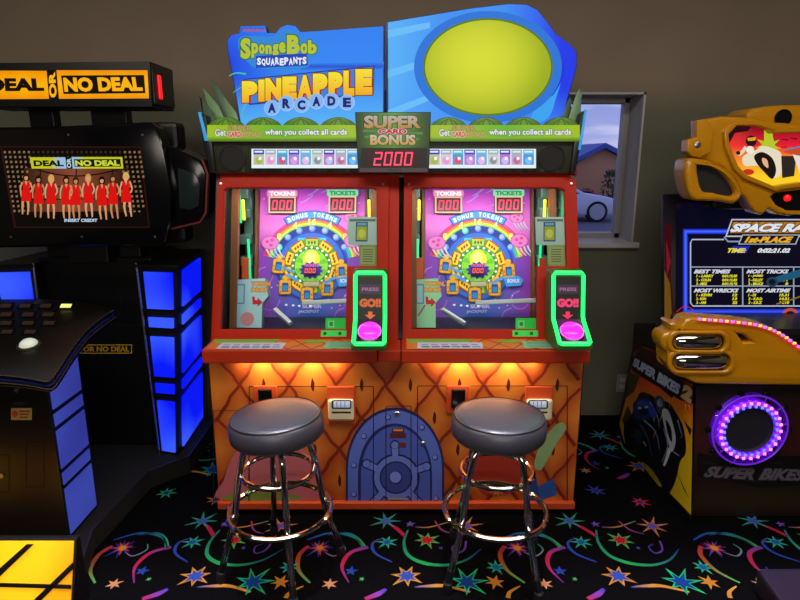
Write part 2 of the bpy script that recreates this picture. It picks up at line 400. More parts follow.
# ------------------------------------------------------------------ carpet with stars and comet tails
F = Art((0, 0, 0), (1, 0, 0), (0, 1, 0), dz=2e-5, local=True)
F.poly([(-3.6, -3.6), (3.6, -3.6), (3.6, WY), (-3.6, WY)], '#0b0a0e', layer=0)
FO = Vector((0, 0, 0)); FN = Vector((0, 0, 1))
def fl(u, v):
    p = on_plane(u, v, FO, FN); return (p.x, p.y)
PX = 0.83; PY = 0.86
def stars(dx, dy, sd):
    def ctr(u, v): a, b = fl(u, v); return a + dx, b + dy
    def st(u, v, ro, ri, n, c1, c2=None, rot=0, jit=.2, lay=6, k=.6):
        a, b = ctr(u, v)
        ro *= .92; ri *= .9
        F.star(a, b, ro, ri, n, c1, rot, 1, jit, lay, seed=int(u * 7 + v))
        if c2: F.star(a, b, ro * k, ri * .8, n, c2, rot, 1, jit, lay + 1, seed=int(u * 7 + v))
    def arc(pts, w, c0, c1, cm=None, lay=3):
        P = []
        for u, v in pts:
            a, b = fl(u, v); P.append((a + dx, b + dy))
        F.stroke(P, tuple(x * .62 for x in w), None, c0, c1, layer=lay, cm=cm)
    st(407, 576, .074, .03, 7, '#f0a23a', '#3f63d8', .3, k=.62)
    st(467, 582, .088, .032, 7, '#2fd58a', '#1f4fae', .1, k=.66)
    st(427, 540, .062, .026, 7, '#59d873', '#e8203c', .5, k=.62)
    st(466, 526, .085, .022, 7, '#f09a5a', '#7d5fe0', .2, k=.45)
    st(410, 524, .026, .011, 5, '#8a5fe8', None, .3)
    st(386, 521, .078, .02, 7, '#35c0a8', '#5a6ce8', .0, k=.5)
    st(387, 542, .05, .018, 7, '#3ad8c0', '#2c6fd0', .4, k=.4)
    st(351, 571, .032, .013, 5, '#2f55c8', None, .2)
    st(362, 579, .014, .006, 5, '#5fd070', None, 0)
    st(516, 548, .07, .02, 8, '#4a3fd0', None, .1); st(517, 548, .05, .018, 7, '#f2502a', '#ffb040', .4, lay=8, k=.45)
    st(496, 567, .05, .018, 7, '#2fce9a', '#2a6fc0', .6, k=.5)
    st(495, 582, .042, .018, 6, '#f39a3a', None, .2)
    st(545, 584, .040, .014, 6, '#f4a878', None, .5)
    st(441, 548, .012, .005, 5, '#6a5fd8', None, 0)
    arc([(408, 530), (404, 542), (408, 555), (424, 563), (446, 565), (466, 560), (481, 549)], (.012, .032, .008), '#2ba0a8', '#2a3f9a', '#35d070')
    arc([(388, 523), (396, 528), (405, 536)], (.012, .03, .03), '#7a3fb8', '#ef2c48', '#d82f68')
    arc([(383, 538), (373, 543), (375, 553), (392, 562)], (.008, .022, .008), '#6a4fd0', '#4a58d8', '#2f5fd8')
    arc([(368, 547), (350, 553), (342, 567), (349, 583)], (.03, .03, .006), '#8a4fd0', '#7a3fa0', '#ef2c58')
    arc([(328, 535), (346, 533), (357, 538), (364, 547)], (.008, .02, .03), '#2c50c8', '#5fe890', '#2fa8b8')
    arc([(414, 587), (428, 586), (446, 586), (470, 592)], (.006, .03, .016), '#3a50c0', '#f29a3a', '#f6b04a')
    arc([(505, 546), (500, 555), (507, 570), (525, 583)], (.03, .03, .012), '#f03040', '#5ad870', '#c8683a')
    arc([(500, 540), (520, 533), (545, 537), (562, 548)], (.012, .022, .008), '#2c50e0', '#48d87a', '#2f90c8')
    arc([(508, 598), (510, 592), (520, 586)], (.03, .022, .008), '#f29a3a', '#f6b04a')
    arc([(365, 599), (378, 594), (386, 589)], (.03, .04, .02), '#d83068', '#4a50d8', '#a04fd0')
    arc([(435, 521), (442, 530), (454, 534)], (.01, .014, .006), '#e84a58', '#8a5fd8')
    arc([(466, 541), (464, 550), (455, 553), (452, 547), (458, 544)], (.014, .012, .006), '#8a4fe0', '#5a4fc0')
    arc([(415, 527), (430, 527), (452, 521)], (.006, .014, .008), '#8a6fd8', '#3ab8c8', '#f0a04a')
    arc([(522, 551), (535, 556), (543, 550), (538, 544)], (.006, .012, .006), '#c88ae0', '#48c0b0')
    for sd_, (x, y, c) in enumerate(((.10, 1.78, '#3fd890'), (.36, 1.72, '#f0903a'), (.55, 1.80, '#4a5fe0'), (-.1, 1.70, '#e83858'))):
        F.star(x + dx, y + dy, .05, .018, 7, c, sd_, 1, .2, 6, seed=sd_)
        F.star(x + dx, y + dy, .025, .01, 7, '#2a3fb0', sd_, 1, .2, 7, seed=sd_)
for j in range(-3, 3):
    for i in range(-5, 5):
        x0 = i * PX + (j % 2) * PX * .5; y0 = j * PY
        if y0 + 2.45 > WY and j > 1: continue
        if abs(x0) > 2.9 or y0 < -2.0: continue
        stars(x0, y0, 0)
# trim anything that passed the wall line
floor = F.build('floor', M['carpet_print']); floor['kind'] = 'structure'

# ------------------------------------------------------------------ outside the window
M['asphalt'] = principled('asphalt', '#6d6a74', 0.9, noise=0.4, nscale=4)
GZ = -.3
props(MB().prism([(WY + .5, GZ), (20, GZ), (60, GZ - 2.8), (140, GZ - 2.8), (140, -6), (WY + .5, -6)], 'x', -40, 70).build('ground', M['asphalt']), kind='structure')
def gz(y): return -.3 if y < 20 else -.3 - .07 * (y - 20)
def make_car(px, py, face, paint, label):
    """side-on saloon car standing along x; face = +1 looks to the right"""
    GZ = gz(py + 1); t = thing('parked_car', (px, py, GZ), label, 'car')
    X = lambda x: px + face * x
    side = [(-2.2, .35), (-2.2, .75), (-2.05, .92), (-1.55, 1.0), (-.95, 1.36), (-.3, 1.45), (.35, 1.38), (1.05, .98), (1.75, .86), (2.15, .68), (2.2, .4), (2.05, .25), (-2.05, .25)]
    MB().prism([(X(a), GZ + b * .86) for a, b in side], 'y', py, py + 1.7, .05).build('body', paint, t, True)
    glassm = M['gloss_black']
    for pts in ([(-1.3, 1.02), (-.9, 1.29), (-.32, 1.37), (-.32, 1.0)], [(-.25, 1.0), (-.25, 1.37), (.3, 1.31), (.85, .98)]):
        MB().prism([(X(a), GZ + b * .86) for a, b in pts], 'y', py - .012, py + .02).build('side_window', glassm, t)
    for wx in (-1.35, 1.4):
        mt = Matrix.Translation((X(wx), py + .1, GZ + .31)) @ Matrix.Rotation(PI / 2, 4, 'X')
        wl = MB().lathe([(.20, .12), (.31, .11), (.32, .05), (.32, -.1), (.2, -.1)], 28, mt).build('wheel', M['rubber'], t, True)
        h = MB().lathe([(.0, .14), (.23, .135), (.24, .11)], 24, mt)
        h.build('hub_cap', M['sill'], wl, True)
    MB().box((X(2.05) - .08, py - .01, GZ + .62), (X(2.05) + .08, py + .25, GZ + .74), .02).build('headlamp', M['sill'], t)
    return t
silver = principled('silver_car_paint', '#d8d8e6', 0.3, 0.1); maroon = principled('maroon_car_paint', '#8a2430', 0.3)
c = at(597, 213, 18); make_car(c.x - 1.4, 18, 1, silver, 'silver saloon car parked outside the window, nearest the glass')
c2 = at(599, 196, 38); make_car(c2.x - .9, 38, 1, maroon, 'dark red car parked outside beyond the silver car')
# gabled house
GZ = gz(60)
hb = thing('house', (at(603, 160, 45).x, 45, GZ), 'orange gabled house with a blue roof across the parking lot', 'house')
M['stucco'] = principled('orange_stucco', '#e0a070', 0.9); M['blue_roof'] = principled('blue_roof', '#4a62b0', 0.6)
a = at(603, 148, 45); l = at(566, 166, 45); rr_ = at(640, 166, 45)
MB().prism([(l.x + .4, GZ), (l.x + .4, l.z), (a.x, a.z), (rr_.x - .4, rr_.z), (rr_.x - .4, GZ)], 'y', 45, 53).build('gable_wall', M['stucco'], hb)
rf = MB()
for e in (l, rr_):
    rf.prism([(a.x, a.z), (e.x, e.z), (e.x, e.z + .3), (a.x, a.z + .35)], 'y', 44.4, 53.5)
rf.build('roof', M['blue_roof'], hb)
p0 = at(545, 176, 42); p1 = at(578, 176, 42)
MB().prism([(p0.x, p0.z), (p1.x, p1.z), (p1.x - .8, p1.z + .75), (p0.x, p0.z + .75)], 'y', 42, 45).build('porch_roof', M['blue_roof'], hb)
for k in range(3):
    x = p0.x + (p1.x - p0.x) * (k + .5) / 3; MB().box((x - .12, 42.2, GZ), (x + .12, 42.45, p0.z)).build('porch_post', M['stucco'], hb)
def shrub(u, y, w, h, label):
    GZ = gz(y); p = at(u, 190, y); t = thing('shrub', (p.x, y, GZ), label, 'shrub', None); rr = random.Random(int(u)); m = MB()
    for k in range(220):
        z = rr.random() ** .8; rad = w * math.sqrt(max(.05, 1 - (z - .3) ** 2 * 1.3)) * (.4 + .6 * rr.random()); an = rr.random() * 6.28
        c = Vector((p.x + rad * math.cos(an), y + rad * math.sin(an) * .6, GZ + .1 + h * z)); q = Matrix.Rotation(rr.random() * 3, 3, Vector((rr.random() - .5, rr.random() - .5, rr.random() - .5)).normalized())
        s_ = .16; m.raw([c + q @ Vector(a_) * s_ for a_ in ((-1, 0, 0), (0, -.5, .2), (1, 0, 0), (0, .5, .2))], [(0, 1, 2, 3)])
    m.build('foliage', M['leafgreen'], t); MB().tube([(p.x, y, GZ), (p.x, y, GZ + h * .6)], .06).build('stem', M['trunk'], t)
M['leafgreen'] = principled('shrub_leaves', '#4d5146', 0.9); M['trunk'] = principled('bark', '#4a4038', 0.9)
shrub(613, 43, .9, 2.5, 'grey green shrub outside in front of the orange house'); shrub(586, 44, .7, 1.2, 'low wide shrub behind the dark red car')
# ------------------------------------------------------------------ the double cabinet in the middle
CX = -0.017; HW = 0.818
CB = thing('redemption_game_cabinet', (CX, 2.95, 0), 'big orange two-player redemption game with blue lit topper between the other machines', 'arcade machine')
SIDE = [(2.475, .03), (2.475, .75), (2.56, .815), (2.785, 1.53), (3.42, 1.53), (3.42, .03)]
M['side_black'] = principled('black_side_laminate', '#0e0d0d', 0.4)
for x0, x1 in ((CX - HW, CX - HW + .02), (CX + HW - .02, CX + HW)):
    MB().prism(SIDE, 'x', x0, x1).build('side_panel', M['side_black'], CB)
MB().box((CX - HW + .02, 3.40, .03), (CX + HW - .02, 3.42, 1.53)).build('back_panel', M['side_black'], CB)
MB().box((CX - HW + .02, 2.80, 1.51), (CX + HW - .02, 3.40, 1.53)).build('top_panel', M['side_black'], CB)
MB().box((CX - HW + .02, 2.58, .79), (CX + HW - .02, 3.40, .808)).build('inner_deck', M['side_black'], CB)
MB().box((CX - HW + .03, 2.55, 0), (CX + HW - .03, 3.38, .03)).build('base', M['black'], CB)

# --- lower front: printed lattice, arched door, pulls
LP = Art((0, 2.475, 0), (1, 0, 0), (0, 0, 1), local=True)
lp = MB().box((CX - HW + .02, 2.475, .06), (CX + HW - .02, 2.495, .75)).build('lower_panel', M['orange_trim'], CB)
xl, xr = CX - HW + .004, CX + HW - .004
lite = rgb('#d8822c'); deep = rgb('#9c3c12')
PW, PH = .2146, .31; X0, Z0 = -.061, .627
def lat(x, z):
    a = ((x - X0) / PW + (z - Z0) / PH); b = ((x - X0) / PW - (z - Z0) / PH)
    return a, b
def latcol(x, z):
    a, b = lat(x, z); fa, fb = a - math.floor(a), b - math.floor(b)
    d = min(min(fa, 1 - fa), min(fb, 1 - fb)); k = (math.floor(a) * 3 + math.floor(b) * 5) % 4
    c = mixc(deep, lite, .25 + d * 1.3 - .10 * k)
    return c
LP.fill([(xl, .06), (xr, .06), (xr, .75), (xl, .75)], latcol, 120, 50)
rr = random.Random(3)
def clipz(p): return (max(xl, min(xr, p[0])), max(.06, min(.75, p[1])))
for k in range(-14, 16):
    for sgn in (1, -1):
        pts = []
        for i in range(0, 36):
            z = .06 + .69 * i / 35; x = X0 + PW * (k + sgn * (z - Z0) / PH) + .004 * math.sin(z * 40 + k * 2) + .003 * math.sin(z * 90 + k)
            if xl + .004 < x < xr - .004: pts.append((x, z))
        if len(pts) > 3:
            LP.stroke(pts, .016, .012, '#6a1c0a', '#7a240c', n=1)
for i in range(-5, 6):
    for j in range(-3, 3):
        for hx, hz in ((.0, .5), (.5, .0)):
            x = X0 + PW * (i + hx); z = Z0 + PH * (j + hz)
            if xl + .02 < x < xr - .02 and .09 < z < .73:
                LP.poly([(x, z + .034), (x + .008, z + .01), (x + .006, z - .02), (x, z - .032), (x - .009, z - .008), (x - .005, z + .02)], '#4c140a')
LPX = Art((0, 2.475, 0), (1, 0, 0), (0, 0, 1)); LPX.layer = 90
# plain pink and green shapes low on the print, partly behind the stools
LPX.poly(smooth_px([(222, 499), (224, 480), (236, 452), (262, 440), (296, 442), (314, 466), (318, 499)]), '#b8606a')
LPX.ell(262, 497, 40, 5, '#6f8a3a')
LPX.poly(smooth_px([(534, 465), (540, 444), (552, 428), (561, 422), (566, 428), (556, 444), (546, 462), (540, 470)]), '#7f9a6a')
LPX.poly([(536, 488), (553, 478), (557, 494), (540, 500)], '#2a4f9a'); LPX.poly([(523, 482), (536, 476), (540, 500), (526, 500)], '#233f86')
LPX.poly(smooth_px([(472, 462), (480, 452), (500, 450), (516, 456), (522, 472), (512, 492), (486, 494), (474, 480)]), '#9c2f22')
LPX.star(497, 489, 9, 4, 9, '#c87a2a')
# arched door
def arch(l, r, top, bot, n=20):
    cx = (l + r) / 2; w = (r - l) / 2; spring = top + (bot - top) * .62
    P = [(r, bot), (r, spring)]
    for i in range(1, n):
        t = PI * i / n; P.append((cx + w * math.cos(t) ** 1 if False else cx + w * math.cos(t), spring - (spring - top) * math.sin(t)))
    return P + [(l, spring), (l, bot)]
LPX.poly(arch(346, 444, 407, 504), '#1d2554'); LPX.poly(arch(348, 442, 410, 504), '#566ac4')
LPX.poly(arch(358, 432, 423, 504), '#1f2a60'); LPX.poly(arch(361, 430, 426, 504), '#475bb4')
for u, v in ((354, 494), (354, 465), (364, 436), (388, 417), (422, 427), (435, 457), (436, 498)):
    LPX.ell(u, v, 3.0, 3.0, '#1d2554'); LPX.ell(u - .3, v - .3, 2.2, 2.2, '#7084d8')
LPX.ell(396, 477, 24, 24, '#1d2554')
for an in (-92, -20, 48, 132, 205):
    a_ = math.radians(an); c_, s_ = math.cos(a_), math.sin(a_)
    LPX.stroke([(396 + c_ * 20, 477 + s_ * 20), (396 + c_ * 27, 477 + s_ * 27), (396 + c_ * 34, 477 + s_ * 34)], 7.5, 10, '#1d2554')
    LPX.stroke([(396 + c_ * 20, 477 + s_ * 20), (396 + c_ * 27, 477 + s_ * 27), (396 + c_ * 33, 477 + s_ * 33)], 5.5, 7.5, '#6478cc')
for an in (-92, -20, 48, 132, 205):
    a_ = math.radians(an); LPX.ell(396 + math.cos(a_) * 33, 477 + math.sin(a_) * 33, 4.6, 4.6, '#1d2554'); LPX.ell(396 + math.cos(a_) * 32.4, 477 + math.sin(a_) * 32.4, 3.6, 3.6, '#6478cc')
LPX.ell(396, 477, 22, 22, '#6074c8'); LPX.ell(396, 477, 16.5, 16.5, '#1d2554'); LPX.ell(396, 477, 15, 15, '#33428a')
LPX.ell(396, 477, 6.6, 6.6, '#1d2554'); LPX.ell(395.5, 476.5, 5.6, 5.6, '#7084d8')
LPX.rect(392, 428, 404, 432, '#1a1a20'); LPX.rect(393, 428.6, 403, 430.6, '#e07a3a'); LPX.rect(390, 432.5, 406, 437.5, '#59222a'); LPX.rect(400, 442, 406, 447, '#6a2028')
LPX.rect(388, 497, 408, 499, '#8a8a94')
# hatch gaps
def outline(u0, v0, u1, v1, c='#2a1208', w=.8):
    for a in ((u0, v0, u1, v0), (u0, v1, u1, v1)): LPX.rect(a[0], a[1] - w / 2, a[2], a[3] + w / 2, c)
    for a in ((u0, v0, u0, v1), (u1, v0, u1, v1)): LPX.rect(a[0] - w / 2, a[1], a[2] + w / 2, a[3], c)
outline(249.5, 386, 373.5, 503); outline(417.5, 385.5, 567, 503); outline(386, 405.5, 411, 504); outline(214, 410, 249, 503, w=.5)
LP.v += LPX.v; n0 = len(LP.v) - len(LPX.v)
LP.f += [tuple(i + n0 for i in f) for f in LPX.f]; LP.c += LPX.c
LP.build('printed_artwork', M['print'], lp)
M['lock'] = M['steel']
for u, v in ((397, 413), (423, 443)):
    p_ = at(u, v, 2.475)
    lk = MB().lathe([(.0115, 0), (.0115, .008), (.008, .012), (0, .012)], 16, Matrix.Translation(p_) @ Matrix.Rotation(PI / 2, 4, 'X')).build('lock', M['steel'], lp, True)
MB().box((CX - HW, 2.452, .028), (CX + HW, 2.50, .062), .004).build('bottom_rail', M['orange_trim'], CB)
for u in (266, 458):      # coin slots with red plates
    p_ = at(u, 398, 2.475)
    s_ = MB().box((p_.x - .052, 2.466, p_.z - .07), (p_.x + .052, 2.476, p_.z + .06), .004).build('coin_slot', M['orange_trim'], CB)
    MB().box((p_.x - .03, 2.455, p_.z - .04), (p_.x + .03, 2.468, p_.z + .045), .004).build('coin_entry', M['gloss_black'], s_)
M['reader_white'] = principled('card_reader_cream_plastic', '#d8cfae', 0.3)
for u in (341.5, 538):     # card readers
    p_ = at(u, 408, 2.475)
    pl = MB().box((p_.x - .062, 2.465, p_.z - .075), (p_.x + .062, 2.476, p_.z + .105), .004).build('reader_plate', M['orange_trim'], CB)
    rd = MB().box((p_.x - .057, 2.44, p_.z - .048), (p_.x + .057, 2.466, p_.z + .052), .012).build('card_reader', M['reader_white'], pl)
    ra = Art((0, 2.4395, 0), (1, 0, 0), (0, 0, 1)); k = u - 341.5
    ra.poly(rounded(331.5 + k, 400, 351.5 + k, 409, 2), '#23242c'); ra.fill([(333.5 + k, 401.2), (350 + k, 401.2), (350 + k, 407.6), (333.5 + k, 407.6)], lambda x, y: mixc(rgb('#c8d0e0'), rgb('#8892a8'), (y - 401) / 7), 2, 3)
    for q_ in range(3): ra.rect(336.5 + k + 4 * q_, 401.5, 337.2 + k + 4 * q_, 407.4, '#4a5068')
    ra.rect(332 + k, 411.5, 351 + k, 413.4, '#2a2620')
    ra.build('reader_screen', M['backlit'], pl)

# --- shelf
M['shelf_red'] = principled('shelf_red_laminate', '#b8300c', 0.4, noise=0.2, nscale=8)
sh = MB(); sh.box((CX - HW, 2.40, .752), (-.095, 2.57, .812), .006).box((.005, 2.40, .752), (CX + HW, 2.57, .812), .006).box((-.093, 2.412, .756), (.003, 2.57, .806), .004)
shelf = sh.build('control_shelf', M['shelf_red'], CB)
sa = Art((0, 2.40, .8125), (1, 0, 0), (0, 1, 0), local=True)
for sx in (0.0, .852):
    x0 = CX - HW + .01 + sx; x1 = x0 + .70 if sx == 0 else CX + HW - .01
    sa.fill([(x0, 2.41 - 2.40), (x1, .01), (x1, .155), (x0, .155)], lambda x, y: rgb('#d8742a'), 1, 1)
    for k in range(7):
        xx = x0 + .05 + .1 * k
        sa.stroke([(xx, .01), (xx + .1, .155)], .006, .006, '#7a240c', n=2); sa.stroke([(xx + .1, .01), (xx, .155)], .006, .006, '#7a240c', n=2)
    sa.poly([(x0 + .0, .155), (x0 + .30, .155), (x0 + .27, .10), (x0 + .02, .09)], '#7fae4a')
    sa.poly([(x0 + .045, .015), (x0 + .325, .015), (x0 + .33, .10), (x0 + .05, .10)], '#c3c6dc')
    for k, c_ in enumerate(('#4a6a8a', '#7a5ab0', '#5a4aa8', '#4a8ad0', '#3a4a9a', '#4a9ad8')):
        a = x0 + .065 + k * .043; sa.poly([(a, .03), (a + .034, .03), (a + .034, .048), (a, .048)], c_); sa.poly([(a, .06), (a + .028, .06), (a + .028, .075), (a, .075)], '#8a90b8')
    sa.ell(x0 + .45, .12, .05, .025, '#7fae3a')
    sa.poly([(x0 + .50, .02), (x0 + .635, .02), (x0 + .63, .115), (x0 + .505, .115)], '#7fb89a')
    for k in range(4): sa.rect(x0 + .52, .035 + k * .02, x0 + .62, .042 + k * .02, '#4a8a72')
sa.build('printed_top', M['print'], shelf)
M['warm_led'] = principled('warm_light_strip', '#fff0d0', 0.5, emit='#ffe2b0', estr=9.0)
for x0, x1 in ((-.63, -.22), (.06, .50)):
    MB().box((x0, 2.452, .742), (x1, 2.470, .7525), .002).build('under_shelf_light', M['warm_led'], CB)

# --- the two play stations
TV = Vector((0, .23, .71)).normalized(); TN = Vector((1, 0, 0)).cross(TV)
FO_ = Vector((0, 2.552, .81))
M['mirror'] = principled('interior_mirror', '#a8c8ba', 0.1, 0.9)
M['brown_wood'] = principled('brown_board', '#7a4526', 0.5)
M['metal_dark'] = principled('grey_green_mechanism', '#6f8f86', 0.3, 0.4)  # tone also carries the green reflections inside the cabinet
M['green_led'] = principled('green_light', '#20ff60', 0.4, emit='#18ff58', estr=2.2)
M['green_led_soft'] = principled('green_light_soft', '#30e8a0', 0.4, emit='#28e898', estr=0.7)
M['green_plastic'] = principled('dark_green_plastic', '#3c5a1c', 0.4)
M['smoked'] = principled('smoked_panel', '#0c100c', 0.12)
M['pink_led'] = principled('pink_button_lens', '#ff30e0', 0.2, emit='#ff22d8', estr=1.3)
M['clear_plastic'] = glass_mat('clear_ramp_plastic', '#eef6f6', 0.08, 0.05)
M['white_plastic'] = principled('white_bar_plastic', '#c2c6cc', 0.3)
M['led_window'] = principled('digit_window', '#3a0810', 0.25)
M['digit'] = print_mat('lit_digits', 1.5, 0.4, base=0.1)
M['yellow_led'] = principled('yellow_light', '#ffe040', .4, emit='#ffd838', estr=.8)
M['strip_light'] = principled('interior_tube', '#ffffff', 0.5, emit='#fff4ff', estr=4.0)
PINK = '#ff2c58'
def lerp(a, b, t): return a + (b - a) * t
def station(cx, dx, first):
    sh_ = (dx, 0, 0)
    fr = Art(FO_, (1, 0, 0), TV, shift=sh_)
    outer = [(404, 174.5), (576.5, 174.5), (581.5, 342), (402.5, 342)]
    hole = [(412, 190), (415, 187.5), (560, 187.5), (564.5, 190), (567, 266), (537, 266), (537, 329), (411.5, 329)]
    if dx: outer = [(405, 174.5), (577, 174.5), (579, 342), (402.5, 342)]
    fp = fr.plate('front_frame', M['red'], CB, outer, [hole], .03, 0, .004)
    for u, v in ((409, 184), (571, 184)):
        p_ = fr.world(u, v, .001)
        MB().lathe([(.007, 0), (.006, .004), (0, .0045)], 12, Matrix.Translation(p_) @ (TN.to_track_quat('Z', 'Y').to_matrix().to_4x4())).build('bolt', M['steel'], fp, True)
    gpane = fr.plate('glass_pane', M['glass'], CB, [(410, 185), (567, 185), (570, 269), (538, 269), (538, 331), (409, 331)], [], .004, -.012, 0)
    # stickers behind the glass
    NS = lambda: Art(FO_ + TN * -.018, (1, 0, 0), TV, shift=sh_)
    st = NS()
    st.fill([(535, 217), (564, 217), (565, 245), (536, 245)], lambda x, y: mixc(rgb('#c8d8dc'), rgb('#b4c6cc'), (y - 217) / 28), 2, 2)
    st.rect(537, 219, 563, 221.5, '#68777c'); st.rect(543.5, 222, 555.5, 241.5, '#23508c'); st.rect(544.5, 226.5, 554.5, 240, '#b9b83a'); st.rect(545, 223, 554, 225.5, '#6fb2e0'); st.ell(549.5, 233.5, 3.6, 4.4, '#dcd860')
    st.build('card_sticker', M['print'], gpane); st = NS()
    st.poly([(547, 245), (564.5, 245), (565.5, 266), (548, 266)], '#8a9a4a' if dx else '#9aa06a'); st.rect(549, 247, 563, 264, '#a9a978')
    for k in range(6): st.rect(551, 249 + k * 2.4, 561.5, 250 + k * 2.4, '#5f6a42')
    st.build('notice_sticker', M['print'], gpane); st = NS()
    st.rect(515.5, 318, 536.5, 330, '#35e05a'); st.rect(518, 320.5, 524.5, 327.5, '#8af0a0'); st.rect(519.5, 322, 523, 326, '#2a9a4a')
    st.build('green_sticker', M['print'], gpane)
    sg = Art(FO_, (1, 0, 0), TV, shift=sh_); sg.rect(512.5, 330.5, 538, 336.5, '#35e05a'); sg.rect(515, 332, 518, 335, '#1a4a22'); sg.rect(530, 332, 533, 335, '#1a4a22')
    sg.build('frame_sticker', M['print'], fp)
    # playfield board, parallel to the glass
    po = FO_ + TN * -.375
    pf = Art(po, (1, 0, 0), TV, shift=sh_)
    board = pf.plate('playfield', M['brown_wood'], CB, [(424, 180), (531, 180), (531, 345), (424, 345)], [], .02, 0, 0)
    A = Art(po, (1, 0, 0), TV, shift=sh_)
    top, mag, pnk, mid, low = rgb('#8a3fd8'), rgb('#e84fe0'), rgb('#f07ad8'), rgb('#8a2fb0'), rgb('#2c62c8')
    def bg(u, v):
        t = (v - 180) / 160; e = min(1, abs(u - 478) / 52)
        if t < .12: c = mixc(top, mag, t / .12)
        elif t < .3: c = mixc(mag, pnk, (t - .12) / .18)
        elif t < .45: c = mixc(pnk, mid, (t - .3) / .15)
        else: c = mixc(mid, rgb('#a03ab8'), (t - .45) / .55)
        if t > .35: c = mixc(c, low, (1 - e ** 1.6) * min(1, (t - .35) / .2))
        return c
    A.fill([(425.5, 180), (530, 180), (530, 342), (425.5, 342)], bg, 24, 34)
    for u, v, r in ((437, 300, 10), (520, 300, 9), (432, 275, 8), (512, 318, 10)):
        A.stroke([(u + r * math.cos(t * PI / 4), v + r * math.sin(t * PI / 4)) for t in range(0, 7)], 1, 1.4, '#b070e0', n=3)
    for k in range(40):
        q_ = random.Random(k); u = 428 + 100 * q_.random(); v = 182 + 150 * q_.random(); A.ell(u, v, .7, .7, '#f0d8ff', n=8)
    for u, v in ((472, 196), (486, 193), (466, 203), (491, 206)): A.stroke([(u, v), (u + 6, v - 3), (u + 12, v - 8)], .6, 2.2, '#c8a0f8')
    C0 = (478, 266)
    def ring(r0, r1, a0, a1, col, n=26, ky=1.0):
        P = [(C0[0] + r1 * math.cos(math.radians(lerp(a0, a1, i / n))), C0[1] - ky * r1 * math.sin(math.radians(lerp(a0, a1, i / n)))) for i in range(n + 1)]
        Q = [(C0[0] + r0 * math.cos(math.radians(lerp(a0, a1, i / n))), C0[1] - ky * r0 * math.sin(math.radians(lerp(a0, a1, i / n)))) for i in range(n + 1)]
        A.poly(P + Q[::-1], col)
    rb = ['#d83a8a', '#f0355a', '#f58a2a', '#f0dc3a', '#5fd83a', '#2fa0e0', '#3a50d8']
    for k, c_ in enumerate(rb): ring(47 - k * 2.0, 49.6 - k * 2.0, 12, 168, c_)
    ring(0, 35.5, 0, 360, '#2038a8', 40); ring(0, 33, 0, 360, '#2f6ad0', 40)
    ring(47, 55.5, 58, 122, '#2a3fae', 16); ring(48, 54.5, 59.5, 120.5, '#3f9ae8', 16)
    def arctext(t, r, a0, a1, h, w, col):
        n = len(t)
        for i, ch in enumerate(t):
            if ch == ' ': continue
            an = math.radians(lerp(a0, a1, i / (n - 1))); cx_, cy_ = C0[0] + r * math.cos(an), C0[1] - r * math.sin(an)
            tx, ty = math.sin(an), math.cos(an); rx_, ry_ = math.cos(an), -math.sin(an)
            q_ = [(cx_ - tx * w / 2 + rx_ * h / 2, cy_ - ty * w / 2 + ry_ * h / 2), (cx_ + tx * w / 2 + rx_ * h / 2, cy_ + ty * w / 2 + ry_ * h / 2), (cx_ + tx * w / 2 - rx_ * h / 2, cy_ + ty * w / 2 - ry_ * h / 2), (cx_ - tx * w / 2 - rx_ * h / 2, cy_ - ty * w / 2 - ry_ * h / 2)]
            A.text(ch, q_, col, .04)
    arctext('BONUS TOKENS', 51.3, 116.5, 63.5, 4.6, 3.2, '#e8f6ff')
    for an, s_ in ((138, '8'), (113, '4'), (90, '16'), (67, '4'), (42, '8')):
        a_ = math.radians(an); u, v = C0[0] + 44 * math.cos(a_), C0[1] - 44 * math.sin(a_); A.text(s_, (u - (4 if len(s_) > 1 else 2.4), v - 3.2, u + (4 if len(s_) > 1 else 2.4), v + 3.2), '#fff27a', .05, outline=('#b8801a', .05))
    A.stroke([(C0[0] + 37.5 * math.cos(math.radians(an)), C0[1] - 37.5 * math.sin(math.radians(an))) for an in range(30, 151, 10)], 5.5, 5.5, '#1a2a8a', n=3)
    for an in (150, 130, 110, 90, 70, 50, 30):
        a_ = math.radians(an); u, v = C0[0] + 37.5 * math.cos(a_), C0[1] - 37.5 * math.sin(a_); lit = (an == (150 if dx else 110))
        A.ell(u, v, 3.3, 3.3, '#20e8a0' if lit else '#5a8ae8'); A.ell(u - .5, v - .5, 2.2, 2.2, '#a0ffe0' if lit else '#a8b4f4')
    A.poly([(473, 240), (483, 240), (481, 252), (475, 252)], '#3aa8e8'); A.rect(464, 238, 492, 241.5, '#4ac0f0')
    # hub
    ring(0, 27.5, 0, 360, '#3f9a3a', 36)
    for k in range(10):
        a_ = math.radians(k * 36 + 18); c_, s_ = math.cos(a_), math.sin(a_); u, v = C0[0] + 23.4 * c_, C0[1] - 23.4 * s_
        q_ = [(u + (a * -s_ + b * c_), v - (a * c_ + b * s_)) for a, b in ((-6.6, -4), (6.6, -4), (7.4, 4.2), (-7.4, 4.2))]
        A.poly(q_, '#8a5a10'); q_ = [(u + (a * -s_ + b * c_), v - (a * c_ + b * s_)) for a, b in ((-5.8, -3.3), (5.8, -3.3), (6.5, 3.5), (-6.5, 3.5))]
        A.poly(q_, '#8fd040' if k in (2, 7) else '#f2d028')
        for d in (-3, 0, 3): A.ell(u - s_ * d, v - c_ * d, 1.1, 1.6, '#a83020')
        A.stroke([(u - s_ * -5.5 + c_ * 4, v - c_ * -5.5 - s_ * 4), (u + c_ * 4.2, v - s_ * 4.2), (u - s_ * 5.5 + c_ * 4, v - c_ * 5.5 - s_ * 4)], 1.5, 1.5, '#c82a2a', n=2)
    ring(0, 18.2, 0, 360, '#2f7a34', 30); ring(0, 16.6, 0, 360, '#8fd83a', 30)
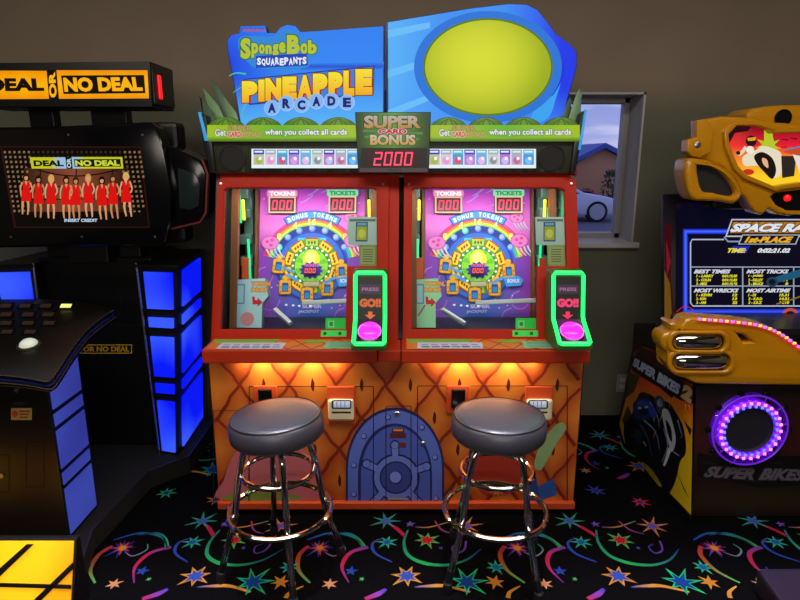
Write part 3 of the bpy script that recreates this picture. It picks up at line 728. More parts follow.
    for k in range(8):
        a_ = math.radians(k * 45 + 10); A.poly([C0, (C0[0] + 16 * math.cos(a_), C0[1] - 16 * math.sin(a_)), (C0[0] + 16 * math.cos(a_ + .35), C0[1] - 16 * math.sin(a_ + .35))], '#6cc02e')
    for k in range(20):
        a_ = math.radians(k * 18); A.ell(C0[0] + 18.4 * math.cos(a_), C0[1] - 18.4 * math.sin(a_), 1.25, 1.25, '#f4fbff', n=8)
    A.ell(478, 260, 8.5, 10, '#e0d83a'); A.ell(477, 258, 5, 6, '#f2ee8a')     # plain yellow disc
    A.star(478, 270.5, 12.5, 9.5, 12, '#3a2a9a', .1, .72); A.text('TICKETS', (470.5, 264, 485.5, 266.8), '#e86ab0', .05)
    # yellow gates with blue windows
    for u, v, r_ in ((445.5, 265.5, .1), (452.5, 286.5, 0), (474.5, 294, 0), (494.5, 288, 0), (508.5, 270.5, -.1)):
        def R(a, b): return (u + a * math.cos(r_) - b * math.sin(r_), v + a * math.sin(r_) + b * math.cos(r_))
        A.poly([R(*p) for p in rounded(-6.6, -7, 6.6, 8.4, 2.6)], '#8a5208'); A.poly([R(*p) for p in rounded(-5.8, -6.2, 5.8, 7.6, 2.2)], '#f0a828')
        A.ell(*R(0, -8.5), 3.0, 2.6, '#f0b02c'); A.poly([R(*p) for p in rounded(-3.2, -3.6, 3.2, 5.4, 1)], '#1c4a9a'); A.poly([R(*p) for p in rounded(-2.2, -1, 2.4, 4.6, .6)], '#2a86c8')
        for a in (-1, 1): A.ell(*R(a * 4.6, 1), .9, 1.3, '#c87a14'); A.ell(*R(a * 4.4, 5), .9, 1.1, '#c87a14')
    for u, v, w_ in ((459, 279, .8), (497, 279, -.8), (455, 271, .6)):
        A.poly([(u - 7, v - 5 * w_), (u + 5, v + 4 * w_), (u + 7, v + 1 * w_), (u - 4, v - 7 * w_)], '#4a9aee')
    for u, v, s_ in ((436.5, 243, 1.0), (519, 241, 1.0), (516.5, 218, .8)):   # plain pink domes with ribbons below
        for k in (-4, 0, 4, 8): A.stroke([(u + k * s_, v + 5 * s_), (u + (k + 3) * s_, v + 11 * s_), (u + (k + 7) * s_, v + 15 * s_)], 2 * s_, .6, '#e8c0f0', '#a8e0c0')
        A.ell(u, v, 9 * s_, 7 * s_, '#b03a9a'); A.ell(u, v, 8.2 * s_, 6.3 * s_, '#f07ac8')
        for a, b in ((-3, -1), (2, -2.5), (1, 2.5)): A.ell(u + a * s_, v + b * s_, 1.9 * s_, 1.5 * s_, '#d8409a')
    A.poly([(503, 278), (518, 276), (523, 280), (520, 286), (506, 287)], '#4a9af0'); A.text('BONUS', (507, 279, 519, 283), '#e0f0ff', .04)
    A.rect(470, 281, 487, 287, '#8a8a5a'); A.rect(471, 282, 486, 286, '#b8b08a')
    A.text('SUPER', (470, 304.5, 490, 308.5), '#b8b0e8', .05); A.text('JACKPOT', (466, 310, 487, 313.8), '#b0a0e8', .05)
    for u, v in ((454, 305), (461, 305.5), (467, 306), (478, 306)): A.ell(u, v, 1.4, 1.0, '#ffffff')
    A.build('printed_artwork', M['print'], board)
    # digit displays standing proud of the board
    D = Art(po + TN * .022, (1, 0, 0), TV, shift=sh_)
    for (u0, v0, u1, v1, cap, cc) in ((436.5, 198, 460.5, 211.5, 'TOKENS', '#e060b0'), (496.5, 197.5, 521, 211.5, 'TICKETS', '#4fc07a')):
        dsp = D.plate('score_display', M['led_window'], board, [(u0 - 1.6, v0 - 1.6), (u1 + 1.6, v0 - 1.6), (u1 + 1.6, v1 + 1.6), (u0 - 1.6, v1 + 1.6)], [], .02, 0, 0)
    for (u0, v0, u1, v1, cap, cc) in ((436.5, 198, 460.5, 211.5, 'TOKENS', '#e060b0'), (496.5, 197.5, 521, 211.5, 'TICKETS', '#4fc07a')):
        Dd = Art(po + TN * .0225, (1, 0, 0), TV, shift=sh_); Dd.rect(u0 - 1.6, v0 - 1.6, u1 + 1.6, v1 + 1.6, '#d8a888'); Dd.rect(u0, v0, u1, v1, '#300610')
        Dd.digits('000', u0 + 1.2, v0 + 2, u1 - 1.2, v1 - 1.6, PINK, .31, .1)
        P = rounded(u0 - 3.5, v0 - 7.8, u1 + 3.5, v0 - 1.2, 2); Dd.poly(P, mix_hex(cc)); Dd.text(cap, (u0 - 1, v0 - 6.6, u1 + 1, v0 - 2.2), '#f8e0f0' if cap == 'TOKENS' else '#1f7a4a', .05); Dd.build('lit_figures', M['digit'], board)
    Dd = Art(po + TN * .0225, (1, 0, 0), TV, shift=sh_); Dd.rect(471.5, 267.4, 484.5, 273.8, '#40083a'); Dd.digits('000', 472, 268.3, 484, 273, '#ff5a5a', .3, .1)
    Dd.build('lit_figures', M['digit'], board)
    # clear ramp reduced to a white bar, standing for its milky highlight
    R1 = Art(po + TN * .12, (1, 0, 0), TV, shift=sh_)
    R1.plate('prize_ramp_highlight', M['white_plastic'], CB, [(476, 300.5), (537, 298), (537, 302.5), (476, 304.5)], [], .03, 0, .002)
    # token drop housing on the side
    T = Art(FO_ + TN * -.17, (1, 0, 0), TV, shift=sh_); boxc = '#b4dcf0' if dx else '#a8e4b8'
    k = 6.0 if dx else 0
    td = T.plate('token_chute_housing', M['metal_dark'], CB, [(409, 280), (438 + k, 278), (442 + k, 296), (436 + k, 303), (436 + k, 328), (409, 328)], [], .05, 0, .002)
    TA = Art(FO_ + TN * -.1695, (1, 0, 0), TV, shift=sh_)
    hb_, lb_ = rgb(boxc), rgb('#5a86c8' if dx else '#5ea88a')
    TA.fill([(409.3, 280.3), (437.8 + k, 278.3), (441.6 + k, 296), (435.6 + k, 303), (435.6 + k, 327.7), (409.3, 327.7)], lambda u, v: mixc(lb_, hb_, (u - 409) / 18), 6, 8)
    TA.rect(416, 284, 424, 304, '#5f8ab8'); TA.rect(417.2, 285.5, 422.8, 302.5, '#9fc8dc')
    TA.text('TOKEN', (424 + k, 281.5, 443.5 + k, 286.2), '#f5b050', .06, outline=('#a05a1a', .05)); TA.text('DROP', (424.5 + k, 287.5, 441 + k, 292.2), '#f5b050', .06, outline=('#a05a1a', .05))
    TA.poly([(425.5 + k, 296.5), (428 + k, 296.5), (428.5 + k, 300), (431 + k, 300), (431 + k, 297.5), (436 + k, 302.3), (431 + k, 307), (431 + k, 304.3), (426 + k, 304.3)], '#d8182a')
    if dx: TA.ell(421 + k, 319, 7, 7, '#d88a98')
    else: TA.stroke([(418, 316), (422, 310), (425, 305)], 1.6, 1.6, '#b04a78')
    TA.build('printed_label', M['print'], td)
    ch = MB(); a_ = pf.world(441 + k, 311, .11); b_ = pf.world(461 + k * .6, 325, .17); ch.tube([a_, lerp(a_, b_, .5), b_], .013, 8); ch.tube([a_ + TN * .03, b_ + TN * .03], .006, 8)
    ch.build('token_slide', M['white_plastic'], CB, True)
    # inner walls and mechanisms either side of the board
    wl, wr = cx - .372, cx + .372
    for x0, x1 in ((wl - .004, wl), (wr, wr + .004)):
        MB().prism([(2.60, .812), (2.82, 1.50), (3.25, 1.50), (3.25, .812)], 'x', x0, x1).build('inner_wall', M['mirror'], CB)
    for sx in (-1, 1):
        e = cx + sx * .268 + (.003 if dx else -.0)
        MB().prism([(2.93, .812), (3.12, 1.49), (3.17, 1.49), (2.98, .812)], 'x', e + sx * .004, e + sx * .018).build('board_edge', M['brown_wood'], CB)
        MB().prism([(2.72, .812), (2.93, 1.49), (2.965, 1.49), (2.755, .812)], 'x', cx + sx * .318, cx + sx * .350).build('side_post', M['brown_wood'], CB)
        MB().prism([(2.86, .95), (2.90, 1.12), (2.905, 1.12), (2.865, .95)], 'x', cx + sx * .285, cx + sx * .318).build('side_flap', M['orange_trim'], CB)
        MB().box((cx + sx * .305 - .007, 2.93, 1.30), (cx + sx * .305 + .007, 2.94, 1.40), .003).build('yellow_side_light', M['yellow_led'], CB)
        mm = MB(); q_ = random.Random(int(sx + 5))
        mm.box((e + sx * .03 if sx > 0 else e - .075, 3.06, .82), (e + .075 if sx > 0 else e - .03, 3.12, 1.49), .004)
        for z in (.95, 1.06, 1.17, 1.30, 1.40): mm.box((e + (.03 if sx > 0 else -.09), 3.00, z), (e + (.09 if sx > 0 else -.03), 3.08, z + .05), .006)
        mm.build('side_mechanism', M['metal_dark'], CB)
        gl = MB(); gl.box((e + sx * .04 - .006, 2.985, 1.0), (e + sx * .04 + .006, 2.995, 1.2), .002).box((e + sx * .07 - .005, 2.985, 1.28), (e + sx * .07 + .005, 2.995, 1.42), .002).box((e + sx * .085 - .005, 2.94, .9), (e + sx * .085 + .005, 2.95, 1.0), .002)
        gl.build('green_side_light', M['green_led_soft'], CB)
    MB().box((cx - .30, 2.83, 1.475), (cx + .30, 2.86, 1.487), .003).build('interior_tube_light', M['strip_light'], CB)
    # GO button housing, standing out over the shelf
    gx = 0.716 if not dx else -.127
    hw = .073; xa, xb = gx - hw, gx + hw
    prof = [(2.60, 1.125), (2.512, 1.12), (2.475, .925), (2.345, .85), (2.345, .828), (2.56, .815)]
    gb = MB().prism(prof, 'x', xa, xb, .004).build('button_housing', M['green_plastic'], CB)
    def onprof(s):   # distance along the face, top to bottom
        P = [(2.53, 1.05), (2.485, .925), (2.345, .85)]
        return P
    A0, A1, A2 = Vector((0, 2.511, 1.116)), Vector((0, 2.474, .925)), Vector((0, 2.347, .852))
    for o_, e_ in ((A1, A0), (A2, A1)): pass
    led = MB(); i_ = .010; y_off = Vector((0, -.006, .006))
    L = [A0 + y_off, A1 + y_off, A2 + y_off]
    pth = [Vector((xa + i_, p_.y, p_.z)) for p_ in L] + [Vector((xb - i_, p_.y, p_.z)) for p_ in reversed(L)]
    dense = []
    for i in range(len(pth)):
        a_, b_ = pth[i], pth[(i + 1) % len(pth)]
        dense += [a_.lerp(b_, .06), a_.lerp(b_, .5), a_.lerp(b_, .94)]
    led.tube(dense, .0085, 8, closed=True).build('green_light_border', M['green_led'], gb, True)
    up = (A0 - A1).normalized(); lo_ = (A1 - A2).normalized(); nu = Vector((1, 0, 0)).cross(up)
    g1 = Art(Vector((gx, A1.y, A1.z)) + nu * .001, (1, 0, 0), up, local=True); hu = (A0 - A1).length
    g1.rect(-hw + .016, 0, hw - .016, hu - .012, '#0e160c')
    g1.rect(-.045, hu - .085, .045, hu - .045, '#3f2440'); g1.text('PRESS', (-.036, hu - .058, .036, hu - .073), '#9a6a90', .03)
    g1.text('GO!!', (-.046, hu - .105, .046, hu - .142), '#d8602a' if dx else '#ff3a7a', .07, outline=('#5a2a1a', .04))
    g1.poly([(-.009, .034), (.009, .034), (.009, .02), (.024, .02), (0, .001), (-.024, .02), (-.009, .02)], '#e06a2a' if dx else '#ff2a5a')
    g1.build('printed_face', M['backlit_dim'], gb)
    nl = Vector((1, 0, 0)).cross(lo_); hl = (A1 - A2).length
    g2 = Art(Vector((gx, A2.y, A2.z)) + nl * .001, (1, 0, 0), lo_, local=True); g2.rect(-hw + .016, .012, hw - .016, hl, '#3a0a3a' if dx else '#5a0a5a'); g2.build('button_face', M['backlit_dim'], gb)
    bc = Vector((gx, 0, 0)) + A2.lerp(A1, .47); mt = Matrix.Translation(bc) @ nl.to_track_quat('Z', 'Y').to_matrix().to_4x4()
    bt = MB().lathe([(.050, 0), (.050, .01), (.045, .02), (.033, .027), (.015, .031), (0, .032)], 28, mt).build('go_button', M['pink_led'], gb, True)
    MB().lathe([(.055, 0), (.055, .006), (.051, .008)], 28, mt).build('button_collar', M['gloss_black'], gb, True)
def mix_hex(c):
    a = rgb(c)
    return '#d87aa0' if c == '#e060b0' else '#7ac090'
station(.397, 0, True)
station(.397 - .852, -.852, False)
# post between the stations and red rail over them
FRc = Art(FO_, (1, 0, 0), TV)
FRc.plate('center_post', M['red'], CB, [(389, 174.5), (399.5, 174.5), (398, 342), (386, 342)], [], .03, -.012, .003)
FRc.plate('center_seal', M['gloss_black'], CB, [(383, 174.5), (405, 174.5), (404, 342), (382, 342)], [], .02, -.032, 0)
MB().box((CX - HW, 2.772, 1.524), (CX + HW, 2.80, 1.548), .004).build('top_rail', M['red'], CB)

# --- console above: speakers, lit card strips, green slogan strip
M['console'] = principled('dark_olive_print', '#22260f', 0.45)
CY = 2.755
HD = Art((0, CY, 1.54), (1, 0, 0), (0, 0, 1))
con = HD.plate('speaker_panel', M['console'], CB, [(212, 173), (203, 142), (357, 142), (357, 136), (430, 136), (430, 142), (577, 142), (570, 173)], [], .25, 0, .003)
ca_ = Art((0, CY - .0005, 1.54), (1, 0, 0), (0, 0, 1))
gr = random.Random(5)
for k in range(60):
    u = 215 + 350 * gr.random()
    if 350 < u < 437: continue
    ca_.stroke([(u, 172), (u + gr.uniform(-2, 2), 160), (u + gr.uniform(-5, 5), 143)], 3, .6, mix2 if False else gr.choice(['#2c3a12', '#39441a', '#2a2c12', '#1c240c']), n=3)
ca_.build('printed_leaves', M['print'], con)
for u in (232.5, 552):
    p_ = at(u, 158, CY); mt = Matrix.Translation(p_) @ Matrix.Rotation(PI / 2, 4, 'X')
    MB().lathe([(.060, 0), (.060, .006), (.053, .007), (.052, .003), (0, .003)], 32, mt).build('speaker_grille', M['rubber'], con, True)
for u0, u1, tilt in ((251.5, 360, 0), (427, 536, 0)):
    LB = Art((0, CY - .018, 1.54), (1, 0, 0), (0, 0, 1))
    cst = LB.plate('card_light_box', M['satin_black'], CB, [(u0 - .8, 148), (u1 + .8, 148), (u1 + .8, 169), (u0 - .8, 169)], [], .018, 0, .002)
    L2 = Art((0, CY - .0185, 1.54), (1, 0, 0), (0, 0, 1)); L2.fill([(u0, 148.8), (u1, 148.8), (u1, 168.2), (u0, 168.2)], lambda u, v: rgb('#e6f2f8'), 1, 1)
    L2.build('lit_backing', M['backlit'], cst)
    tops = ['#3f46b8', '#9ab4b8', '#5fb4c8', '#4650c0', '#6fb8cc', '#a0b8bc', '#4a44b0', '#9fb4bc', '#6fbcd8']
    bodies = ['#c2c09a', '#e0c4e0', '#48a0d8', '#b080d8', '#6fb0e8', '#c8d0c8', '#c078d0', '#b8a8d0', '#4a9ae0']
    blobs = ['#aab850', '#e89ad0', '#e8506a', '#d8a0e8', '#f0b8e0', '#8a96a0', '#b8c8f0', '#c86a90', '#78c0f4']
    w_ = (u1 - u0 - 3) / 9
    for k in range(9):
        a_ = u0 + 1.5 + w_ * k
        cc = Art((0, CY - .0195, 1.54), (1, 0, 0), (0, 0, 1)); cc.rect(a_ + .5, 149.6, a_ + w_ - .6, 166.6, bodies[k]); cc.rect(a_ + .5, 149.6, a_ + w_ - .6, 154.4, tops[k])
        cc.rect(a_ + 1.6, 150.8, a_ + w_ - 2, 152.6, '#dfe8f0'); cc.ell(a_ + w_ * .5, 160.5, w_ * .3, 3.8, blobs[k]); cc.ell(a_ + w_ * .6, 158.5, w_ * .14, 1.8, '#f4f0f8'); cc.rect(a_ + .5, 164.8, a_ + w_ - .6, 166.6, '#eaf2fa')
        cc.build('collector_card', M['backlit'], cst)
# slogan strip with a hilly upper edge
SY = 2.735
SS = Art((0, SY, 1.7), (1, 0, 0), (0, 0, 1))
def hills(u0, u1, lobes, top, bot, amp, n=9):
    P = []
    for k in range(lobes):
        for i in range(n):
            t = i / n; P.append((u0 + (u1 - u0) * (k + t) / lobes, top - amp * math.sin(PI * t) ** .7))
    return P + [(u1, top), (u1, bot), (u0, bot)]
for (u0, u1, e0, e1) in ((207, 357, 200, 357), (430, 580, 430, 585)):
    base = [(e0 + (3 if e0 < 210 else 0), 142), (e0, 120 if e0 < 210 else 126)] if e0 < 210 else [(430, 142), (430, 126)]
    hp = hills(u0, u1, 4, 126, 142, 9)
    strip = SS.plate('slogan_strip', M['green_plastic'], CB, hp, [], .02, 0, .002)
    sa_ = Art((0, SY - .0008, 1.7), (1, 0, 0), (0, 0, 1))
    for k in range(4):
        a_ = u0 + (u1 - u0) * k / 4; b_ = u0 + (u1 - u0) * (k + 1) / 4; m_ = (a_ + b_) / 2
        hl_ = hills(a_ + .5, b_ - .5, 1, 126, 126.2, 8.2, 12)
        sa_.fill(hl_, lambda u, v, m_=m_: mixc(rgb('#6a9a2a'), rgb('#2f5a14'), min(1, abs(u - m_) / 18)), 8, 3)
        for d in (-9, -4, 4, 9): sa_.stroke([(m_, 118.4), (m_ + d * .6, 121.5), (m_ + d, 125.5)], .5, 1.0, '#274d12', n=3)
    sa_.fill([(u0 + .3, 125), (u1 - .3, 125), (u1 - .3, 137), (u0 + .3, 137)], lambda u, v: mixc(rgb('#66b81c'), rgb('#a8c818'), abs(u - u0 - 75) / 75), 12, 2)
    sa_.fill([(u0 + .3, 137), (u1 - .3, 137), (u1 - .3, 141.6), (u0 + .3, 141.6)], lambda u, v: mixc(rgb('#8ac41c'), rgb('#3a4a10'), (v - 137) / 5), 1, 4)
    o_ = u0 - 207
    o_ = o_ + (9 if o_ > 100 else 0); o2 = o_
    ux = lambda u: u + (u0 - 207 if u0 < 300 else 224)
    sa_.text('Get', (ux(215), 129, ux(226), 136), '#dfe8e8', .03, outline=('#26356a', .05))
    sa_.text('SUPER', (ux(228), 125.5, ux(252), 131), '#b8a060', .04, outline=('#5a4a2a', .03))
    sa_.text('CARD', (ux(228), 131.5, ux(241), 137), '#d83a4a', .05, outline=('#f0e0e0', .05)); sa_.text('BONUS', (ux(242), 131.5, ux(262), 137), '#c8a868', .04, outline=('#5a4a2a', .03))
    sa_.text('when you collect all cards', (ux(265), 129, ux(347), 136.5), '#eef4f0', .03, outline=('#26356a', .05))
    sa_.build('printed_slogan', M['backlit_dim'], strip)
# side wings of the console
M['wing'] = principled('wing_laminate', '#161a16', 0.3)
M['blue_edge'] = principled('blue_acrylic_edge', '#3a9ad8', 0.3, emit='#2a8ac8', estr=.5)
for pts, ed in (([(201, 113), (207, 116), (213, 142), (217, 173), (211, 173), (204, 142)], [(200, 112.5), (202.5, 112.5), (210, 141), (206.5, 141)]), ([(584, 111), (580, 114), (573, 142), (569, 173), (574, 173), (580, 142)], [(583, 110), (585, 110.5), (579, 150), (576.5, 150)])):
    wg = HD.plate('console_wing', M['wing'], CB, pts, [], .22, .02, .003)
    HD.plate('lit_edge', M['blue_edge'], wg, ed, [], .02, .03, .002)
# leaf fins
M['leaf_acrylic'] = principled('translucent_leaf_acrylic', '#6a8f60', 0.25); M['leaf_dark'] = principled('dark_leaf_acrylic', '#46604c', 0.25)
M['leaf_blue'] = principled('blue_green_leaf_acrylic', '#5f8aa0', 0.25)
for y_, pts, mt in ((2.80, [(206, 126), (201, 95), (199, 96), (213, 113), (220, 128)], 'leaf_dark'), (2.82, [(213, 126), (203, 88), (218, 105), (228, 126)], 'leaf_acrylic'), (2.84, [(222, 126), (209, 76), (224, 95), (233, 126)], 'leaf_dark'), (2.81, [(229, 126), (224, 97), (236, 112), (240, 126)], 'leaf_acrylic'),
                   (2.80, [(566, 126), (577, 92), (580, 88), (580, 110), (577, 126)], 'leaf_acrylic'), (2.82, [(558, 126), (570, 96), (572, 110), (572, 126)], 'leaf_dark'), (2.84, [(572, 126), (582, 88), (581, 108), (579, 126)], 'leaf_blue')):
    Art((0, y_, 1.8), (1, 0, 0), (0, 0, 1)).plate('leaf_fin', M[mt], CB, pts, [], .006, 0, .001)

# --- centre box
BX = Art((0, 2.69, 1.6), (1, 0, 0), (0, 0, 1))
bx = BX.plate('bonus_display', M['satin_black'], CB, [(355, 112), (431, 112), (429, 173), (358, 173)], [], .16, 0, .004)
ba = Art((0, 2.6894, 1.6), (1, 0, 0), (0, 0, 1))
ba.fill([(355.6, 112.6), (430.4, 112.6), (428.6, 172.4), (358.4, 172.4)], lambda u, v: mixc(mixc(rgb('#5f9a34'), rgb('#233a18'), abs(u - 393) / 36), rgb('#18220e'), max(0, (v - 142) / 20)), 12, 10)
for k in range(14):
    a_ = k * PI / 7; ba.poly([(393, 132), (393 + 30 * math.cos(a_), 132 + 15 * math.sin(a_)), (393 + 30 * math.cos(a_ + .18), 132 + 15 * math.sin(a_ + .18))], '#4f8a3a')
gold = lambda a, b: mixc(rgb('#b8862a'), rgb('#b4b4ac'), b)
ba.text('SUPER', (364, 115.5, 421, 128.3), gold, .05, outline=('#26301c', .045)); ba.text('CARD', (378.5, 128.8, 406.5, 134), '#c82a44', .06, outline=('#e8d8d0', .05)); ba.text('BONUS', (370, 134.6, 415.5, 145), lambda a, b: mixc(rgb('#c89430'), rgb('#c8c4b0'), b), .05, outline=('#26301c', .045))
ba.rect(361, 148, 427, 166.5, '#141612'); ba.rect(367, 150, 420, 167, '#2a0a10'); ba.rect(360, 168, 427, 172, '#4a3a3e'); ba.text('TICKETS', (388, 169, 402, 171), '#251a1e', .03)
ba.build('printed_artwork', M['backlit_dim'], bx)
bd = Art((0, 2.6865, 1.6), (1, 0, 0), (0, 0, 1)); bd.digits('2000', 373, 152, 413.5, 165.5, '#ff3f5f', .22, .14); bd.build('lit_digits', M['digit'], bx)

# --- back-lit topper
TY = 2.86
TP = Art((0, TY, 2.0), (1, 0, 0), (0, 0, 1))
M['topper_edge'] = principled('topper_edge', '#1a3a8a', 0.3)
left_o = [(241, 128), (234, 85), (227, 48), (227, 40), (231, 35), (239, 33), (240, 26), (265, 25.5), (267, 33), (276, 33), (281, 27), (288, 24.5), (296, 26), (301, 32), (318, 31), (384.5, 26), (384.5, 128)]
right_o = [(386.5, 128), (386, 22), (470, 8), (508, 3.5), (526, 4), (537, 9), (546, 20), (556, 34), (570, 44), (577, 52), (577, 66), (574, 78), (568, 98), (562, 128)]
tl = TP.plate('topper_sign', M['topper_edge'], CB, left_o, [], .07, 0, .004)
tr = TP.plate('topper_sign', M['topper_edge'], CB, right_o, [], .07, 0, .004)
def shrink(pts, k=.985):
    cx_ = sum(p[0] for p in pts) / len(pts); cy_ = sum(p[1] for p in pts) / len(pts); return [(cx_ + (u - cx_) * k, cy_ + (v - cy_) * k) for u, v in pts]
T1 = Art((0, TY - .0006, 2.0), (1, 0, 0), (0, 0, 1))
def lcol(u, v):
    c = mixc(rgb('#1a3ce0'), rgb('#2f86f4'), (u - 226) / 60); c = mixc(c, rgb('#58b4f8'), max(0, (v - 80) / 45)); c = mixc(c, rgb('#2a78ee'), max(0, (60 - v) / 40) * .7)
    return c
T1.fill(shrink(left_o), lcol, 20, 14)
T1.fill([(300, 64), (384, 62), (384, 69), (300, 71)], lambda u, v: mixc(rgb('#2350d0'), lcol(u, v), abs(v - 66.5) / 4.5), 6, 4)
T1.stroke([(229, 76), (236, 73), (246, 74)], .8, 2, '#3fbfa0'); T1.stroke([(233, 93), (240, 88), (247, 86)], .6, 1.2, '#3fbfa0'); T1.stroke([(242, 117), (243, 110), (246, 104)], .6, 1.2, '#48c8b0')
T1.poly(smooth_px([(238, 44), (241, 37), (254, 36), (270, 37), (277, 34), (284, 29), (294, 30), (300, 37), (316, 42), (319, 50), (316, 57), (309, 60), (308, 67), (284, 70), (256, 68), (248, 62), (241, 55)]), '#2f86d8')
T1.rect(240.5, 28, 264, 31.5, '#2a62c8'); T1.text('nickelodeon', (243, 28.4, 265, 31.4), '#c85a5a', .02)
# three words of the title
lt = [('S', 240, 38, 251, 59), ('p', 251, 43, 258.5, 58), ('o', 258.5, 44, 265, 54), ('n', 265, 45, 272, 54), ('g', 272, 44, 279, 56), ('e', 278.5, 42, 286, 53), ('B', 290 - 3.5, 35, 300, 54), ('o', 300, 43, 308, 54), ('b', 307.5, 40, 317, 54)]
for ch, a_, b_, c_, d_ in lt: T1.text(ch, (a_ + .4, b_, c_ - .2, d_), '#b4c22c', .06, outline=('#2f6a5a', .05))
for i, ch in enumerate('SQUAREPANTS'):
    a_ = 257 + i * 4.55
    if i == 0: T1.poly([(256, 56), (307, 53.5), (308, 65.5), (256, 68)], '#1f3fb0')
    dy = (-.6, .5, -.3, .4)[i % 4] - i * .12; T1.text(ch, (a_, 58.4 + dy, a_ + 4.1, 65.6 + dy), '#e6eef4', .05)
T1.poly([(243.5, 79), (374.5, 65.5), (374, 94), (250, 105), (246, 102)], '#1c3a9a'); T1.poly([(245, 80), (373.2, 66.8), (372.8, 92.8), (251, 103.4), (248, 101)], '#3a7fe0')
pw = [241.5, 258, 265, 282, 297, 312.5, 328, 343, 355, 372.5]
for i, ch in enumerate('PINEAPPLE'):
    a_, b_ = pw[i] + .4, pw[i + 1] - .2; t0 = 81 - i * 1.5; b0 = 102.5 - i * .95
    pc = lambda a, b, i=i: mixc(rgb('#f0a818'), rgb('#f4e038'), min(1, b * 1.1))
    T1.text(ch, [(a_ + 1.6, t0 + .2), (b_ + 1.6, t0), (b_ + 1.6, b0), (a_ + 1.6, b0 + .3)], '#c0283a', .11)
    T1.text(ch, [(a_, t0 + .2), (b_, t0), (b_, b0), (a_, b0 + .3)], pc, .09, outline=('#7a3a10', .035))
for i, (ch, u, v) in enumerate((('A', 272, 108), ('R', 286.5, 103.5), ('C', 301.5, 105), ('A', 316.5, 101.5), ('D', 331.5, 101), ('E', 347, 102.5))):
    T1.ell(u, v, 8, 8, '#9cc4f4'); T1.ell(u - .4, v - .4, 7.2, 7.2, '#84b4f2')
for i, (ch, u, v) in enumerate((('A', 272, 108), ('R', 286.5, 103.5), ('C', 301.5, 105), ('A', 316.5, 101.5), ('D', 331.5, 101), ('E', 347, 102.5))):
    T1.text(ch, (u - 4, v - 4.8, u + 4, v + 4.8), '#15206a', .06)
T1.build('printed_title', M['backlit'], tl)
T2 = Art((0, TY - .0006, 2.0), (1, 0, 0), (0, 0, 1))
def rcol(u, v):
    c = mixc(rgb('#58b2f8'), rgb('#3f90f4'), (u - 386) / 60); c = mixc(c, rgb('#1f38e8'), max(0, (u - 500) / 60)); c = mixc(c, rgb('#4a9cf6'), max(0, (v - 90) / 40) * .6); return c
T2.fill(shrink(right_o), rcol, 26, 18)
for k in range(5): T2.poly([(388, 30 + 20 * k), (430, 22 + 18 * k), (430, 28 + 18 * k), (388, 38 + 20 * k)], '#68bcf8') if k % 2 == 0 else None
T2.poly(smooth_px([(538, 48), (556, 58), (562, 74), (556, 98), (548, 118), (530, 122), (540, 96), (546, 74)]), '#3aa4f0'); T2.poly(smooth_px([(552, 60), (564, 66), (560, 84), (550, 96)]), '#1a2ce0')
# plain yellow disc
def oval(cx, cy, rx, ry, m=64): return [(cx + rx * math.cos(2 * PI * i / m), cy + ry * math.sin(2 * PI * i / m)) for i in range(m)]
T2.poly(oval(488, 67, 74, 56), '#2a74d8'); T2.poly(oval(488, 67, 65, 49), '#5c7a14')
T2.fill(oval(488, 67, 63, 47), lambda u, v: mixc(rgb('#d6dc34'), rgb('#9cae1c'), min(1, (((u - 480) / 66) ** 2 + ((v - 60) / 56) ** 2))), 16, 14)
T2.build('printed_picture', M['backlit'], tr)
MB().box((CX - .60, 2.90, 1.70), (CX + .60, 2.99, 1.90), .004).build('topper_bracket', M['black'], CB)
# ------------------------------------------------------------------ left machine (case game)
DM = thing('case_game_machine', (-1.6, 2.9, 0), 'black case-picking game with amber lettered sign and tall blue lit towers on the left', 'arcade machine')
M['platform_carpet'] = principled('black_carpeted_platform', '#08080a', 0.95, bump=0.2, nscale=200)
plat = [(-3.1, 1.6), (-1.10, 1.6), (-1.275, 2.2), (-1.235, 2.68), (-1.09, 2.83), (-1.09, 3.34), (-3.1, 3.34)]
pm = MB().prism(plat, 'z', 0.0, .098, .004).build('platform', M['platform_carpet'], DM)
M['trim_grey'] = principled('grey_metal_trim', '#50505a', 0.3, 0.8)
MB().tube([(-1.10, 1.6, .098), (-1.275, 2.2, .098), (-1.235, 2.68, .098), (-1.09, 2.83, .098), (-1.09, 3.34, .098)], .004, 6).build('platform_edge', M['trim_grey'], pm)
M['panel_grid'] = principled('dark_back_panel', '#0c0c0e', 0.35)
# back cabinet between the towers
bc = MB().box((-1.80, 2.95, .098), (-1.24, 3.32, 1.115), .006).build('rear_cabinet', M['panel_grid'], DM)
BA = Art((0, 2.9495, .6), (1, 0, 0), (0, 0, 1))
for v in (325, 352, 372, 400, 430): BA.rect(30, v, 150, v + .5, '#1a1a1e')
for u in (92, 120): BA.rect(u, 262, u + .5, 450, '#1a1a1e')
BA.rect(60, 344.5, 132, 353.5, '#c89a28'); BA.rect(60.8, 345.3, 131.2, 352.7, '#0c0a06'); BA.text('DEAL OR NO DEAL', (63, 346.4, 129.5, 351.7), '#a88428', .04)
BA.build('printed_name', M['print'], bc)
